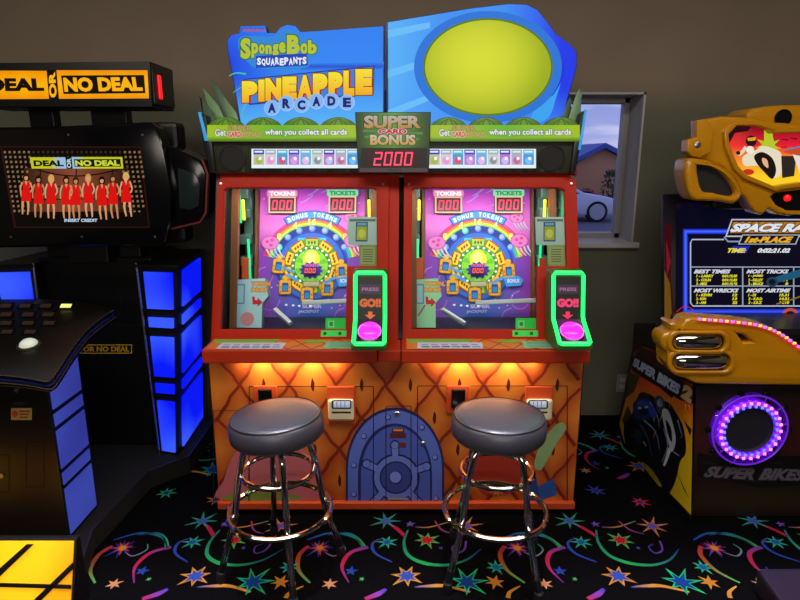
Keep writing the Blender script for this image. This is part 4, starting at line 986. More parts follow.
# light towers
M['blue_panel'] = principled('blue_lit_panel', '#1020c0', 0.3, emit='#0a20ff', estr=.95)
M['blue_panel_soft'] = principled('pale_blue_lit_panel', '#3038a0', 0.35, emit='#2f3cb4', estr=.42)
def blue_grad(name, c0, c1, st_):
    m = principled(name, '#1020c0', 0.3); nt = m.node_tree; p = nt.nodes['Principled BSDF']
    tc = nt.nodes.new('ShaderNodeTexCoord'); nz = nt.nodes.new('ShaderNodeTexNoise'); nz.inputs['Scale'].default_value = 3.2; nz.inputs['Detail'].default_value = 0
    rp = nt.nodes.new('ShaderNodeValToRGB'); rp.color_ramp.elements[0].color = rgb(c0); rp.color_ramp.elements[1].color = rgb(c1); rp.color_ramp.elements[0].position = .35; rp.color_ramp.elements[1].position = .68
    nt.links.new(tc.outputs['Object'], nz.inputs['Vector']); nt.links.new(nz.outputs['Fac'], rp.inputs[0]); nt.links.new(rp.outputs[0], p.inputs['Emission Color']); p.inputs['Emission Strength'].default_value = st_
    return m
M['blue_panel'] = blue_grad('blue_lit_panel_uneven', '#0416f8', '#3a5cff', .95)
def tower(mir):
    X = (lambda x: x) if not mir else (lambda x: -3.03 - x)
    sg = -1 if mir else 1
    z0, z1 = .098, 1.085
    def P(x, y, z): return (X(x), y, z)
    L = lambda f: Vector((lerp_(-1.24, -1.25, f), 2.86, z0 + (z1 - z0) * f))         # front left edge
    C = lambda f: Vector((lerp_(-1.147, -1.062, f), 2.83, z0 + (z1 - z0) * f))       # front corner
    B = lambda f: Vector((lerp_(-1.166, -1.107, f), 3.29, z0 + (z1 - z0) * f))       # rear right edge
    b = MB()
    vs = []
    for f in (0, 1):
        for q_ in (L(f), C(f), B(f), Vector((L(f).x - .03, 3.29, L(f).z))): vs.append(P(*q_))
    b.raw(vs, [(0, 1, 2, 3), (7, 6, 5, 4), (0, 4, 5, 1), (1, 5, 6, 2), (2, 6, 7, 3), (3, 7, 4, 0)])
    t = b.build('light_tower', M['black'], DM)
    MB().prism([(X(-1.27), 2.835), (X(-1.05), 2.80), (X(-1.095), 3.32), (X(-1.29), 3.32)], 'z', z1, z1 + .016, .003).build('tower_cap', M['satin_black'], t)
    def panel(e0, e1, f0, f1, s0, s1, out):
        q = [e0(f0).lerp(e1(f0), s0), e0(f0).lerp(e1(f0), s1), e0(f1).lerp(e1(f1), s1), e0(f1).lerp(e1(f1), s0)]
        fr_ = [v + out * .010 for v in q]; bk_ = [v - out * .004 for v in q]
        return MB().raw([P(*v) for v in fr_ + bk_], [(0, 1, 2, 3), (7, 6, 5, 4), (0, 4, 5, 1), (1, 5, 6, 2), (2, 6, 7, 3), (3, 7, 4, 0)])
    for f0, f1 in ((.02, .30), (.345, .395), (.435, .645), (.695, .745), (.79, .975)):
        panel(L, C, f0, f1, .06, .86, Vector((-.1, -.99, 0))).build('lit_panel', M['blue_panel'], t)
        panel(C, B, f0, f1, .15, .95, Vector((.99, -.1, 0))).build('lit_panel', M['blue_panel'], t)
    MB().tube([P(-1.268, 2.845, z1 + .02), P(-1.25, 2.845, z0)], .006, 8).build('corner_trim', M['steel'], t, True)
def lerp_(a, b, t): return a + (b - a) * t
tower(False); tower(True)
# posts
for u0, u1 in ((29, 54), (91, 127)):
    a = at(u0, 115, 2.99).x; b = at(u1, 115, 2.99).x
    MB().box((a, 2.985, 1.1), (b, 3.05, 1.84), .006).build('post', M['black'], DM)
M['neck_grey'] = M['satin_black']
# sign box
SG = Art((0, 2.78, 1.9), (1, 0, 0), (0, 0, 1))
sb = SG.plate('sign_box', M['black'], DM, [(-26, 63), (150, 61.5), (152, 107), (-24, 107)], [], .27, 0, .004)
SAr = Art((0, 2.7792, 1.9), (1, 0, 0), (0, 0, 1))
amb = lambda u, v: mixc(rgb('#ffb80a'), rgb('#f08c00'), abs(v - 85) / 15 * .9 + .1 * math.sin(u * .2))
SAr.fill([(-20, 70.5), (46.5, 70.8), (49, 98.8), (-18, 99.2)], amb, 12, 8); SAr.fill([(47.5, 70), (55.5, 70), (58, 99.4), (50, 99.4)], lambda u, v: rgb('#120a04'), 1, 1)
SAr.fill([(56.5, 70.2), (147.5, 70.2), (149, 98.4), (59, 98.8)], amb, 14, 8)
SAr.poly([(61, 75.5), (144, 75), (145.5, 93.2), (63.5, 94)], '#140b04')
SAr.text('DEAL', [(-13, 78), (43, 78.3), (44.5, 91), (-12, 91.3)], '#160c04', .06)
SAr.text('NO DEAL', [(63, 77.5), (140.8, 76.8), (143, 91), (64.6, 92)], '#ffb40c', .055)
SAr.text('OR', [(49.2, 97.8), (48.6, 72), (55, 71.5), (57.2, 97.4)], '#ffb40c', .05)
SAr.build('lit_lettering', M['backlit'], sb)
M['red_lamp'] = principled('red_end_lamp', '#ff1020', 0.3, emit='#ff1420', estr=1.1)
ex = at(150, 85, 2.78).x
EA = Art((ex + .008, 2.85, 1.9), (0, 1, 0), (0, 0, 1))
pz = at(160, 87, 2.85).z
MB().box((ex, 2.795, 1.83), (ex + .01, 3.04, 2.0), .003).build('end_plate', M['satin_black'], sb)
l_ = MB(); l_.box((ex + .006, 2.845, pz - .052), (ex + .018, 2.875, pz + .052), .008); l_.build('end_lamp', M['red_lamp'], sb)
# monitor
MN = Art((0, 2.70, 1.5), (1, 0, 0), (0, 0, 1))
R_ = [(40, 127), (96, 124.5), (150, 122), (157, 128), (164, 150), (170.5, 187), (170, 223), (165, 243), (157, 247.5), (100, 246), (0, 248)]
mirror_px = lambda P: [(2 * 68 - 0 * 1 - u, v) for u, v in P]
xc = at(64, 187, 2.70).x
Lf = [(-10, 248), (-28, 244), (-36, 223), (-44, 187), (-38, 150), (-31, 130), (-24, 127)]
bz = MN.plate('monitor_housing', M['gloss_black'], DM, R_ + Lf, [], .12, 0, .012)
MB().box((at(-20, 187, 2.85).x, 2.80, at(64, 236, 2.8).z), (at(150, 187, 2.85).x, 2.985, at(64, 132, 2.8).z), .03).build('monitor_back', M['satin_black'], DM)
for px in ([(164, 146), (171, 146), (201, 160), (206.5, 174), (205, 212), (200, 221), (171, 228), (167, 225)], [(-38, 146), (-46, 146), (-74, 160), (-80, 174), (-78, 212), (-73, 221), (-44, 228), (-40, 225)]):
    W_ = Art((0, 2.74, 1.5), (1, 0, 0), (0, 0, 1)); wg = W_.plate('speaker_wing', M['gloss_black'], DM, px, [], .22, 0, .015)
    if px[0][0] > 0:
        W_.plate('wing_edge', principled('dark_red_edge', '#5a2020', .35), wg, [(201, 159), (203, 159), (208.5, 173), (207, 213), (201, 223), (171, 230), (171, 228), (200, 221), (205, 212), (206.5, 174)], [], .03, .006, .001)
        W_.plate('wing_window', principled('dark_grey_lens', '#1c2426', .15), wg, [(178, 168), (196, 174), (200, 184), (199, 206), (190, 210), (180, 208)], [], .01, .006, .002)
MB().box((at(140, 187, 2.85).x, 2.86, at(150, 243, 2.86).z), (at(182, 187, 2.86).x, 2.98, at(150, 122, 2.86).z), .02).build('monitor_bracket', M['black'], DM)
S = Art((0, 2.6985, 1.5), (1, 0, 0), (0, 0, 1))
# screen picture
S.poly([(0, 146), (141, 146.5), (150, 228), (14, 228)], '#2a1210')
S.poly([(2, 147.5), (139.5, 148), (148.3, 226.5), (16, 226.5)], '#0c0806')
wallc = lambda u, v: mixc(rgb('#8a4a32'), rgb('#2a160e'), min(1, abs(u - 74) / 52))
S.fill([(24, 168), (128, 168), (134, 212), (28, 212)], wallc, 16, 4)
for i in range(30):
    for j in range(13):
        u = 4 + i * 4.8 + j * .8; v = 151 + j * 4.9
        if 34 < u < 118 and v > 165 or u > 143: continue
        S.rect(u, v, u + 2.1, v + 2.3, '#8a6a4a' if (u < 30 or u > 120) else '#3a2a20', layer=40)
S.layer = 41
S.stroke([(26, 166), (50, 173), (76, 176), (104, 173), (138, 164)], 1.2, 1.2, '#0a0604'); S.stroke([(10, 182), (76, 187), (146, 182)], .9, .9, '#140a06'); S.stroke([(14, 200), (76, 199), (146, 199)], .9, .9, '#140a06'); S.stroke([(20, 212), (76, 212), (146, 210)], .8, .8, '#140a06')
for u in (40, 76, 112): S.rect(u, 150, u + 1, 176, '#0c0705')
S.poly([(30, 157.3), (65.5, 157.3), (66.8, 168.6), (32, 168.6)], '#c8cc20'); S.fill([(52, 157.3), (65.5, 157.3), (66.8, 168.6), (53, 168.6)], lambda u, v: mixc(rgb('#c8cc20'), rgb('#9ac4e8'), (u - 52) / 8), 4, 1)
S.poly([(66.6, 157.3), (71, 157.3), (72.2, 168.6), (67.9, 168.6)], '#101408')
S.poly([(71.8, 157), (122.5, 157), (123.5, 168.6), (73, 168.6)], '#c8cc20'); S.fill([(71.8, 157), (84, 157), (85, 168.6), (73, 168.6)], lambda u, v: mixc(rgb('#9ac4e8'), rgb('#c8cc20'), (u - 76) / 8), 4, 1)
S.poly([(74, 159.2), (120.5, 159), (121.3, 166.6), (75, 166.8)], '#10160c')
S.text('DEAL', [(33.5, 160.3), (63.4, 160.3), (64.3, 166.3), (34.2, 166.3)], '#10160c', .05); S.text('NO DEAL', [(75, 160.3), (119.3, 160.1), (120, 165.8), (75.8, 166)], '#d4dc40', .05); S.text('OR', [(67.4, 168), (66.9, 158.3), (71, 158), (71.6, 167.8)], '#c0d8e0', .04)
figs = [(26.4, 174.5, 215, '#2a1408', -.5), (38.8, 176.5, 218, '#180c08', .3), (51.5, 175.5, 219, '#d8a850', .2), (66.6, 177, 219, '#20100a', .4), (76.2, 178, 219, '#3a1c0c', .6), (88.6, 175, 217.5, '#c89848', -.2), (102.3, 177.5, 220, '#160a08', .3), (113.4, 175.5, 219, '#4a2010', -.4), (126.4, 173.2, 217, '#e0b058', .2)]
for i, (u, v, ft, hair, arm) in enumerate(figs):
    h = ft - v; sk = ('#d89868', '#c88858', '#e0a078')[i % 3]
    lean = (i - 4) * .25
    S.ell(u, v + 3.2, 3.2, 4.6, hair, n=12)
    S.stroke([(u - 1.28 * 1.6 + lean, v + h * .60), (u - 1.28 * 2.0 + lean, v + h * .78), (u - 1.28 * 1.2 + lean * 2, v + h * .98)], 2.9, 1.3, sk, n=3); S.stroke([(u + 1.28 * 1.8 + lean, v + h * .60), (u + 1.28 * 2.6 + lean, v + h * .78), (u + 1.28 * 2.8 + lean * 2, v + h * .99)], 2.9, 1.3, sk, n=3)
    S.stroke([(u - 1.28 * 3.0, v + h * .19), (u - 1.28 * 4.4, v + h * .34), (u - 1.28 * 4.2 - arm, v + h * .52)], 1.8, 1.2, sk, n=3); S.stroke([(u + 1.28 * 3.0, v + h * .19), (u + 1.28 * 4.8, v + h * .35), (u + 1.28 * 3.2 + arm, v + h * .45)], 1.8, 1.2, sk, n=3)
    S.poly([(u - 1.28 * 2.9, v + h * .17), (u - 1.28 * 1, v + h * .20), (u + 1.28 * 1, v + h * .20), (u + 1.28 * 2.9, v + h * .17), (u + 1.28 * 2.4, v + h * .34), (u + 1.28 * 3.8, v + h * .50), (u + 1.28 * 4.0, v + h * .66), (u - 1.28 * 3.6, v + h * .66), (u - 1.28 * 3.6, v + h * .50), (u - 1.28 * 2.4, v + h * .34)], '#e01410')
    S.poly([(u - 1.28 * 1.1, v + h * .16), (u + 1.28 * 1.1, v + h * .16), (u + 1.28 * .2, v + h * .27)], sk)
    S.ell(u, v + 3.2, 1.9, 2.7, sk, n=12)
    S.poly([(u - 1.28 * 2.1, v + 2.6), (u - 1.28 * 1.4, v + .6), (u + 1.28 * 1.4, v + .6), (u + 1.28 * 2.1, v + 2.6), (u + 1.28 * .4, v + 1.6)], hair)
S.text('INSERT CREDIT', (65, 218.6, 98, 221.8), '#c0d8f0', .04)
S.build('screen', M['screen'], bz)
for u, v in ((68.5, 135), (142.5, 135), (11, 237), (82, 237), (155, 237)):
    p_ = at(u, v, 2.698); MB().lathe([(.006, 0), (.004, .004), (0, .0045)], 10, Matrix.Translation(p_) @ Matrix.Rotation(PI / 2, 4, 'X')).build('bolt', M['steel'], bz, True)
# neck under the monitor
MB().box((at(72, 255, 2.9).x, 2.86, 1.1), (at(112, 255, 2.9).x, 2.98, 1.25), .006).build('neck', M['black'], DM)
# console
BX0, BX1 = -2.25, -1.335
cb = MB().box((BX0, 2.13, .098), (BX1, 2.37, .84), .004).build('console_body', M['satin_black'], DM)
CA_ = Art((0, 2.1294, .5), (1, 0, 0), (0, 0, 1))
for (u0, v0, u1, v1) in ((26, 442, 44, 487), (-10, 455, 9, 492)):
    for a in ((u0, v0, u1, v0), (u0, v1, u1, v1)): CA_.rect(a[0], a[1] - .4, a[2], a[3] + .4, '#020202')
    for a in ((u0, v0, u0, v1), (u1, v0, u1, v1)): CA_.rect(a[0] - .4, a[1], a[2] + .4, a[3], '#020202')
CA_.rect(11, 408, 32, 420, '#b89a5a'); CA_.ell(15, 414, 3, 3.4, '#c8502a')
for k in range(3): CA_.rect(19.5, 410.5 + 3 * k, 30 - k, 412 + 3 * k, '#8a4a2a')
CA_.rect(14, 402, 25, 405, '#22242a'); CA_.build('printed_sticker', M['print'], cb)
p_ = at(17, 390, 2.129); MB().lathe([(.008, 0), (.008, .006), (0, .007)], 12, Matrix.Translation(p_) @ Matrix.Rotation(PI / 2, 4, 'X')).build('lock', M['steel'], cb, True)
p_ = at(2, 475, 2.129); MB().lathe([(.01, 0), (.01, .008), (0, .009)], 12, Matrix.Translation(p_) @ Matrix.Rotation(PI / 2, 4, 'X')).build('lock', M['steel'], cb, True)
# blue lit side
CS = Art((BX1 + .001, 2.13, .1), (0, 1, 0), (0, 0, 1), local=True)
zbars = [(.02, .30), (.332, .40), (.432, .64), (.672, .735)]
M['side_lit'] = blue_grad('blue_side_panel', '#33397a', '#3f4a9c', .8)
for z0_, z1_ in ((.115, .315), (.335, .385), (.405, .565), (.585, .635), (.655, .83)):
    MB().box((BX1 - .004, 2.145, z0_), (BX1 + .004, 2.355, z1_), .001).build('lit_side_panel', M['side_lit'], cb)
# console top: three stacked layers with a swept front corner
ct0 = Vector((0, 2.01, .825)); cU = Vector((1, 0, 0)); cV = Vector((0, .56, .125)).normalized()
CT = Art(ct0, cU, cV)
out = [(-30, 303), (40, 299), (78, 301), (106, 306.5), (113.5, 310)] + [(100, 319), (87, 330), (76, 343), (67, 356), (60, 367), (53, 377), (46, 381.5), (20, 377), (-30, 371)]
out_ = [(-170, 300)] + out[1:-1] + [(-30, 373), (-90, 373)]
M['blue_edge2'] = principled('blue_lit_acrylic', '#0c1230', 0.2, emit='#1428c0', estr=.012)
M['amber_edge'] = principled('copper_edge', '#6a4028', 0.25, 0.6)
pc = MB()
top = CT.plate('control_panel', principled('dark_bronze_panel', '#0a0908', .35), DM, out_, [], .012, 0, .002)
CT.plate('panel_layer', M['blue_edge2'], DM, [(u + 1.0, v + 1.6) for u, v in out_], [], .010, -.0135, .002)
CT.plate('panel_layer', M['gloss_black'], DM, [(u + 1.5, v + 2.6) for u, v in out_], [], .012, -.025, .002)
mtN = (CT.N.to_track_quat('Z', 'Y').to_matrix().to_4x4())
M['edge_glint'] = principled('polished_edge', '#a08878', 0.15, 0.9)
for h, col in ((.0, 'edge_glint'), (-.0245, 'edge_glint')):
    pts = [CT.world(u + (0 if h == 0 else 1.3), v + (0 if h == 0 else 2.2), h) for u, v in out_[4:-1]]
    MB().tube(catmull(pts, 3), .0022, 6).build('panel_edge', M[col], top, True)
M['key'] = principled('smoked_key', '#2a211d', 0.2, emit='#6a4a38', estr=.10); M['key_lit'] = principled('lit_yellow_key', '#e8f080', 0.3, emit='#d8e878', estr=.9); M['key_frame'] = principled('key_frame', '#060606', .3)
for u, v, lit in ((5.6, 306, 0), (25, 306, 0), (45.6, 306, 0), (66, 306, 1), (6, 314.6, 0), (28, 314.6, 0), (48, 314.6, 0), (6, 323.2, 0), (28, 323.2, 0), (49, 323.2, 0), (7, 332, 0), (30, 332, 0)):
    w_, h_ = 7, 2.6
    kf = CT.plate('case_key', M['key_frame'], top, [(u - w_ - 1.4, v + h_ + .6), (u + w_ - .6, v + h_ + .6), (u + w_ + 1.8, v - h_ - .4), (u - w_ + 1.4, v - h_ - .4)], [], .008, .006, .001)
    CT.plate('key_cap', M['key_lit' if lit else 'key'], kf, [(u - w_ + 1, v + h_ * .6), (u + w_ - 2.2, v + h_ * .6), (u + w_ - .8, v - h_ * .6), (u - w_ + 2.4, v - h_ * .6)], [], .006, .010, .001) if False else add_key(CT, kf, u, v, w_, h_, lit) if False else None
    KA = Art(CT.o, cU, cV); P_ = [(u - w_ + 1, v + h_ * .6), (u + w_ - 2.6, v + h_ * .6), (u + w_ - 1.0, v - h_ * .6), (u - w_ + 2.6, v - h_ * .6)]
    KA.o = CT.o + CT.N * .0065
    kc = MB().raw([KA.world(*p, h=-.004) for p in P_] + [KA.world(*p, h=.003) for p in P_], [(0, 1, 2, 3), (7, 6, 5, 4), (0, 4, 5, 1), (1, 5, 6, 2), (2, 6, 7, 3), (3, 7, 4, 0)])
    kc.build('key_cap', M['key_lit' if lit else 'key'], kf)
M['dome'] = principled('pale_dome', '#c8d0c4', 0.25, emit='#b8c8b8', estr=.45); M['dome_off'] = principled('unlit_dome', '#1c2024', 0.15)
for u, v, mt in ((29, 345.6, 'dome'), (-13, 347, 'dome_off')):
    p_ = CT.world(u, v, 0); mt4 = Matrix.Translation(p_) @ mtN
    d_ = MB().lathe([(.034, 0), (.034, .006), (.030, .016), (.020, .024), (.009, .028), (0, .0285)], 24, mt4).build('big_button', M[mt], top, True)
    MB().lathe([(.044, 0), (.043, .005), (.035, .007)], 24, mt4).build('button_ring', principled('olive_ring', '#2e2c18', .3), d_, True)
MB().raw([CT.world(u, v, .0015) for u, v in ((24, 303.2), (46, 302.2), (46.5, 303.6), (24.5, 304.6))], [(0, 1, 2, 3)]).build('card_slot', M['amber_edge'], top)
# low slanted box of amber light in front of the console
bx0, bx1 = -2.15, -1.092
yb, yt, zb_, zt_ = 1.70, 1.785, .10, .345
lb = MB().prism([(yb, zb_), (yt, zt_), (yt + .022, zt_), (yt + .03, zb_)], 'x', bx0, bx1, .003).build('foot_light_box', M['black'], DM)
M['amber'] = principled('amber_lit_panel', '#e8a010', .3); nt = M['amber'].node_tree; p = nt.nodes['Principled BSDF']
tc = nt.nodes.new('ShaderNodeTexCoord'); nz = nt.nodes.new('ShaderNodeTexNoise'); nz.inputs['Scale'].default_value = 5; nz.inputs['Detail'].default_value = 0
rp = nt.nodes.new('ShaderNodeValToRGB'); rp.color_ramp.elements[0].color = rgb('#c46e08'); rp.color_ramp.elements[1].color = rgb('#f0b418'); rp.color_ramp.elements[0].position = .36; rp.color_ramp.elements[1].position = .64
nt.links.new(tc.outputs['Object'], nz.inputs['Vector']); nt.links.new(nz.outputs['Fac'], rp.inputs[0]); nt.links.new(rp.outputs[0], p.inputs['Emission Color']); p.inputs['Emission Strength'].default_value = .95
LV = Vector((0, yt - yb, zt_ - zb_)).normalized(); LO = Vector((0, yb, zb_)); ll = Vector((0, yt - yb, zt_ - zb_)).length
LL0 = Art(LO, (1, 0, 0), LV, local=True)
LL0.plate('amber_panel', M['amber'], lb, [(bx0 + .012, .012), (bx1 - .008, .012), (bx1 - .008, ll - .006), (bx0 + .012, ll - .006)], [], .006, .005, .001)
MB().raw([(bx0 + .02, yt + .0305, .11), (bx1 - .02, yt + .0305, .11), (bx1 - .02, yt + .0235, zt_ - .02), (bx0 + .02, yt + .0235, zt_ - .02), (bx0 + .02, yt + .029, .11), (bx1 - .02, yt + .029, .11), (bx1 - .02, yt + .022, zt_ - .02), (bx0 + .02, yt + .022, zt_ - .02)], [(0, 1, 2, 3), (7, 6, 5, 4), (0, 4, 5, 1), (1, 5, 6, 2), (2, 6, 7, 3), (3, 7, 4, 0)]).build('rear_amber_panel', M['amber'], lb)
LA = Art(LO, (1, 0, 0), LV)
for pts in ([(-4, 571), (0, 568.5), (28, 543.5), (35, 543.5), (0, 577), (-4, 580)], [(-4, 582), (72, 584), (72, 588), (-4, 586)], [(73.5, 562), (30, 604), (38, 604), (73.5, 569)]):
    LA.plate('cross_bar', M['black'], lb, pts, [], .008, .010, .001)
# ------------------------------------------------------------------ right machine (motorcycle race)
BK = thing('racing_game_machine', (1.85, 2.9, 0), 'yellow moulded motorcycle racing game on the right with leaderboard screen and purple light ring', 'arcade machine')
XS = 1.305; XE = 2.75; XM = 2.02
# lower body: side panel cut to its profile, front panel
M['bike_black'] = principled('dark_maroon_print_panel', '#140a0c', 0.35)
sp = [(2.455, .0), (2.455, .70), (3.22, .70), (3.22, .0)]
MB().prism(sp, 'x', XS, XE).build('lower_body', M['bike_black'], BK)
bp = Art((XS - .001, 2.455, 0), (0, -1, 0), (0, 0, 1))
SAo = [(633, 352), (641, 344), (655, 349), (694.3, 380), (691.7, 519), (624, 449), (618, 424), (625, 398)]
side = bp.plate('side_panel', M['black'], BK, SAo, [], .012, .010, .002)
sa = Art((XS - .0115, 2.455, 0), (0, -1, 0), (0, 0, 1))
def sc(u, v):
    t = (v - 345 - (u - 625) * .35) / 125
    c = mixc(rgb('#7a2a12'), rgb('#d8481a'), t / .25) if t < .25 else mixc(rgb('#e0581a'), rgb('#d8b81c'), (t - .25) / .5)
    return c
sa.fill([(633.5, 353), (641, 345.5), (655, 350.5), (693.3, 381), (691, 515), (640, 462), (624.6, 444), (619.3, 424), (626, 398)], sc, 18, 24)
for pts in ([(640, 346), (693, 372), (693, 384), (668, 376), (646, 362), (634, 357)],): sa.poly(pts, '#3a1512')
sa.poly([(630, 358), (636, 355), (694, 388), (694, 404), (680, 400), (632, 371)], '#1c1010')
for pts in ([(629, 372), (640, 376), (634, 392), (626, 398)], [(622, 420), (628, 405), (632, 415), (626, 432)]): sa.poly(pts, '#4a3a10')
# black splashes
for pts in ([(660, 388), (676, 394), (672, 398)], [(684, 420), (692, 430), (690, 436)], [(676, 470), (690, 500), (684, 490)]): sa.poly(pts, '#1a1208')
# rider and motorcycle
blk = '#0c0e1c'
sa.poly(smooth_px([(638, 396), (643, 392), (653, 396), (658, 404), (668, 402), (678, 416), (684, 430), (686, 452), (680, 462), (676, 480), (668, 494), (657, 488), (648, 470), (634, 456), (626, 446), (624, 426), (632, 414)]), blk)
sa.poly(smooth_px([(633, 404), (641, 398), (652, 402), (654, 414), (646, 420), (636, 418)]), '#1c2a7a'); sa.poly(smooth_px([(637, 404), (643, 400), (650, 405), (646, 409)]), '#2f4ab8'); sa.ell(644, 412, 5, 3, '#0a0c18')
sa.poly(smooth_px([(655, 398), (661, 396), (665, 404), (664, 414), (658, 412)]), '#33405c'); sa.ell(660, 403, 3, 4, '#8a98b4')
sa.poly(smooth_px([(662, 412), (668, 410), (673, 424), (676, 440), (672, 452), (667, 438)]), '#c4cad8'); sa.poly(smooth_px([(666, 420), (671, 428), (672, 442), (668, 434)]), blk)
sa.stroke([(670, 448), (667, 458), (664, 466)], 4, 2, '#d8dce4'); sa.stroke([(640, 424), (648, 438), (652, 456)], 2.5, 1, '#3a4668'); sa.ell(637, 436, 7, 10, '#161824'); sa.ell(638, 436, 4, 6, '#2c3248')
sa.poly(smooth_px([(642, 462), (652, 470), (662, 486), (656, 484), (646, 474)]), '#a8981e'); sa.stroke([(636, 440), (630, 450), (640, 466), (654, 490), (672, 508), (690, 517)], 6, 4, '#0a0a0c')
for k in range(26):
    q_ = random.Random(k + 50); u = 640 + 50 * q_.random(); v = 372 + (u - 640) * .6 + 100 * q_.random() ** 1.5
    if v < 500 - (690 - u) * 1.0: sa.stroke([(u, v), (u + q_.uniform(-3, 3), v + q_.uniform(3, 9))], q_.uniform(.4, 1.4), .2, q_.choice(['#1a0e08', '#f08a2a', '#2a1408', '#f4c83a']), n=2)
for pts in ([(650, 402), (657, 414), (660, 428)], [(664, 428), (668, 446), (662, 462)], [(644, 420), (656, 432), (660, 450)], [(674, 452), (680, 456)], [(678, 420), (682, 434)]): sa.stroke(pts, 1.6, .5, '#7f90c0', n=3)
sa.poly(smooth_px([(648, 404), (655, 408), (657, 418), (651, 416)]), '#2c48c0'); sa.ell(640, 408, 2, 1.2, '#a8c0f0'); sa.ell(647, 407, 2, 1.2, '#a8c0f0')
sa.text('SUPER', [(634, 357), (656, 369.5), (655, 380), (633, 366)], '#b8c4e0', .06, .25, outline=('#2a3a8a', .05)); sa.text('BIKES', [(658, 371), (681, 385), (680, 396), (657, 381.5)], '#b8c4e0', .06, .25, outline=('#2a3a8a', .05)); sa.text('2', [(682, 382), (693, 388), (692, 405), (681, 397)], '#d8b88a', .08, .2, outline=('#5a2a1a', .06))
sa.build('printed_side', M['print'], side)
# front panel
fp_ = MB().box((XS + .004, 2.438, .02), (XE, 2.458, .70), .003).build('front_panel', M['bike_black'], BK)
fa = Art((0, 2.4375, .3), (1, 0, 0), (0, 0, 1))
fa.fill([(696, 386), (990, 386), (990, 516), (692.5, 516)], lambda u, v: mixc(mixc(rgb('#1a0e0e'), rgb('#3a1410'), max(0, 1 - abs(v - 440) / 45)), rgb('#2c2408'), max(0, (v - 484) / 14) * max(0, 1 - (v - 490) / 26)), 20, 14)
fa.poly([(697, 452), (720, 458), (760, 455), (900, 458), (900, 484), (830, 482), (760, 488), (730, 482), (697, 476)], '#0a0808')
for k in range(9): fa.stroke([(700 + 22 * k, 462 + (k % 3) * 9), (716 + 22 * k, 464 + (k % 3) * 9)], .8, 1.6, '#221a18')
fa.text('SUPER', [(707, 466), (755, 468), (753, 480), (703, 477)], '#5a5460', .05, .3, outline=('#241c22', .06)); fa.text('BIKES', [(761, 468), (806, 469.5), (804, 481), (758, 480)], '#5a5460', .05, .3, outline=('#241c22', .06))
fa.build('printed_front', M['print'], fp_)
# ring of lights around the fan opening
rc = at(748, 429, 2.437); mtR = Matrix.Translation(rc) @ Matrix.Rotation(PI / 2, 4, 'X')
M['clear_disc'] = glass_mat('clear_purple_acrylic', '#c8a8e8', 0.3, .1)
ring_ = MB().lathe([(.105, 0), (.105, .014), (.168, .014), (.172, .006), (.172, 0)], 48, mtR).build('acrylic_ring', M['clear_disc'], BK, True)
M['purple_led'] = principled('purple_light_tube', '#8a20ff', .3, emit='#8a1cff', estr=1.1); M['led_dot'] = principled('pink_light_dots', '#ff80d0', .3, emit='#ff8ad8', estr=1.6); M['led_blue'] = principled('blue_light_dots', '#6a80ff', .3, emit='#5a70ff', estr=1.6)
MB().torus((0, 0, 0), .127, .011, 56, 8, mtR @ Matrix.Translation((0, 0, .012))).build('light_tube', M['purple_led'], ring_, True)
d1, d2 = MB(), MB()
for k in range(26):
    a_ = 2 * PI * k / 26; c_ = mtR @ Vector((.130 * math.cos(a_), .130 * math.sin(a_), .024)); d1.box(c_ - Vector((.006, .004, .006)), c_ + Vector((.006, .004, .006)), .002)
    c_ = mtR @ Vector((.115 * math.cos(a_ + .05), .115 * math.sin(a_ + .05), .022)); d2.box(c_ - Vector((.005, .004, .006)), c_ + Vector((.005, .004, .006)), .002)
d1.build('pink_lights', M['led_dot'], ring_); d2.build('blue_lights', M['led_blue'], ring_)
M['purple_trim'] = principled('purple_glow_trim', '#5a20a0', .3, emit='#6a20d0', estr=.6)
MB().torus((0, 0, 0), .164, .0035, 56, 6, mtR @ Matrix.Translation((0, 0, .016))).build('outer_rim', M['purple_trim'], ring_, True)
MB().lathe([(.105, .002), (.104, .012), (.095, .004), (.0, .004)], 40, mtR).build('fan_mesh', M['rubber'], ring_, True)
sk = MB()
for k in range(12):
    a_ = 2 * PI * k / 12 + .2; p0, p1 = mtR @ Vector((.14 * math.cos(a_), .14 * math.sin(a_), .0165)), mtR @ Vector((.163 * math.cos(a_), .163 * math.sin(a_), .0165)); sk.tube([p0, p1], .0018, 5)
sk.build('ring_spokes', M['purple_trim'], ring_)
for k in range(10):
    a_ = 2 * PI * k / 10; c_ = mtR @ Vector((.176 * math.cos(a_), .176 * math.sin(a_), .006)); MB().lathe([(.014, -.006), (.014, .004), (.010, .007), (0, .007)], 10, Matrix.Translation(c_) @ Matrix.Rotation(PI / 2, 4, 'X')).build('ring_lug', M['smoked'], ring_, True)
# base kick and seat base of the bike
MB().box((XS + .03, 2.47, 0), (XE, 3.2, .02)).build('base', M['black'], BK)
q0, q1 = on_plane(757, 568, Vector((0, 0, .10)), Vector((0, 0, 1))), on_plane(780, 600, Vector((0, 0, .10)), Vector((0, 0, 1)))
M['purple_metal'] = principled('purple_grey_metal', '#2c2438', .4, .3)
MB().prism([(q0.x, q0.y), (q0.x + .9, q0.y + .02), (q0.x + .9, .9), (q1.x - .02, .9), (q1.x - .04, 1.4), (q1.x, q1.y)], 'z', 0, .10, .012).build('ride_base', M['purple_metal'], BK)
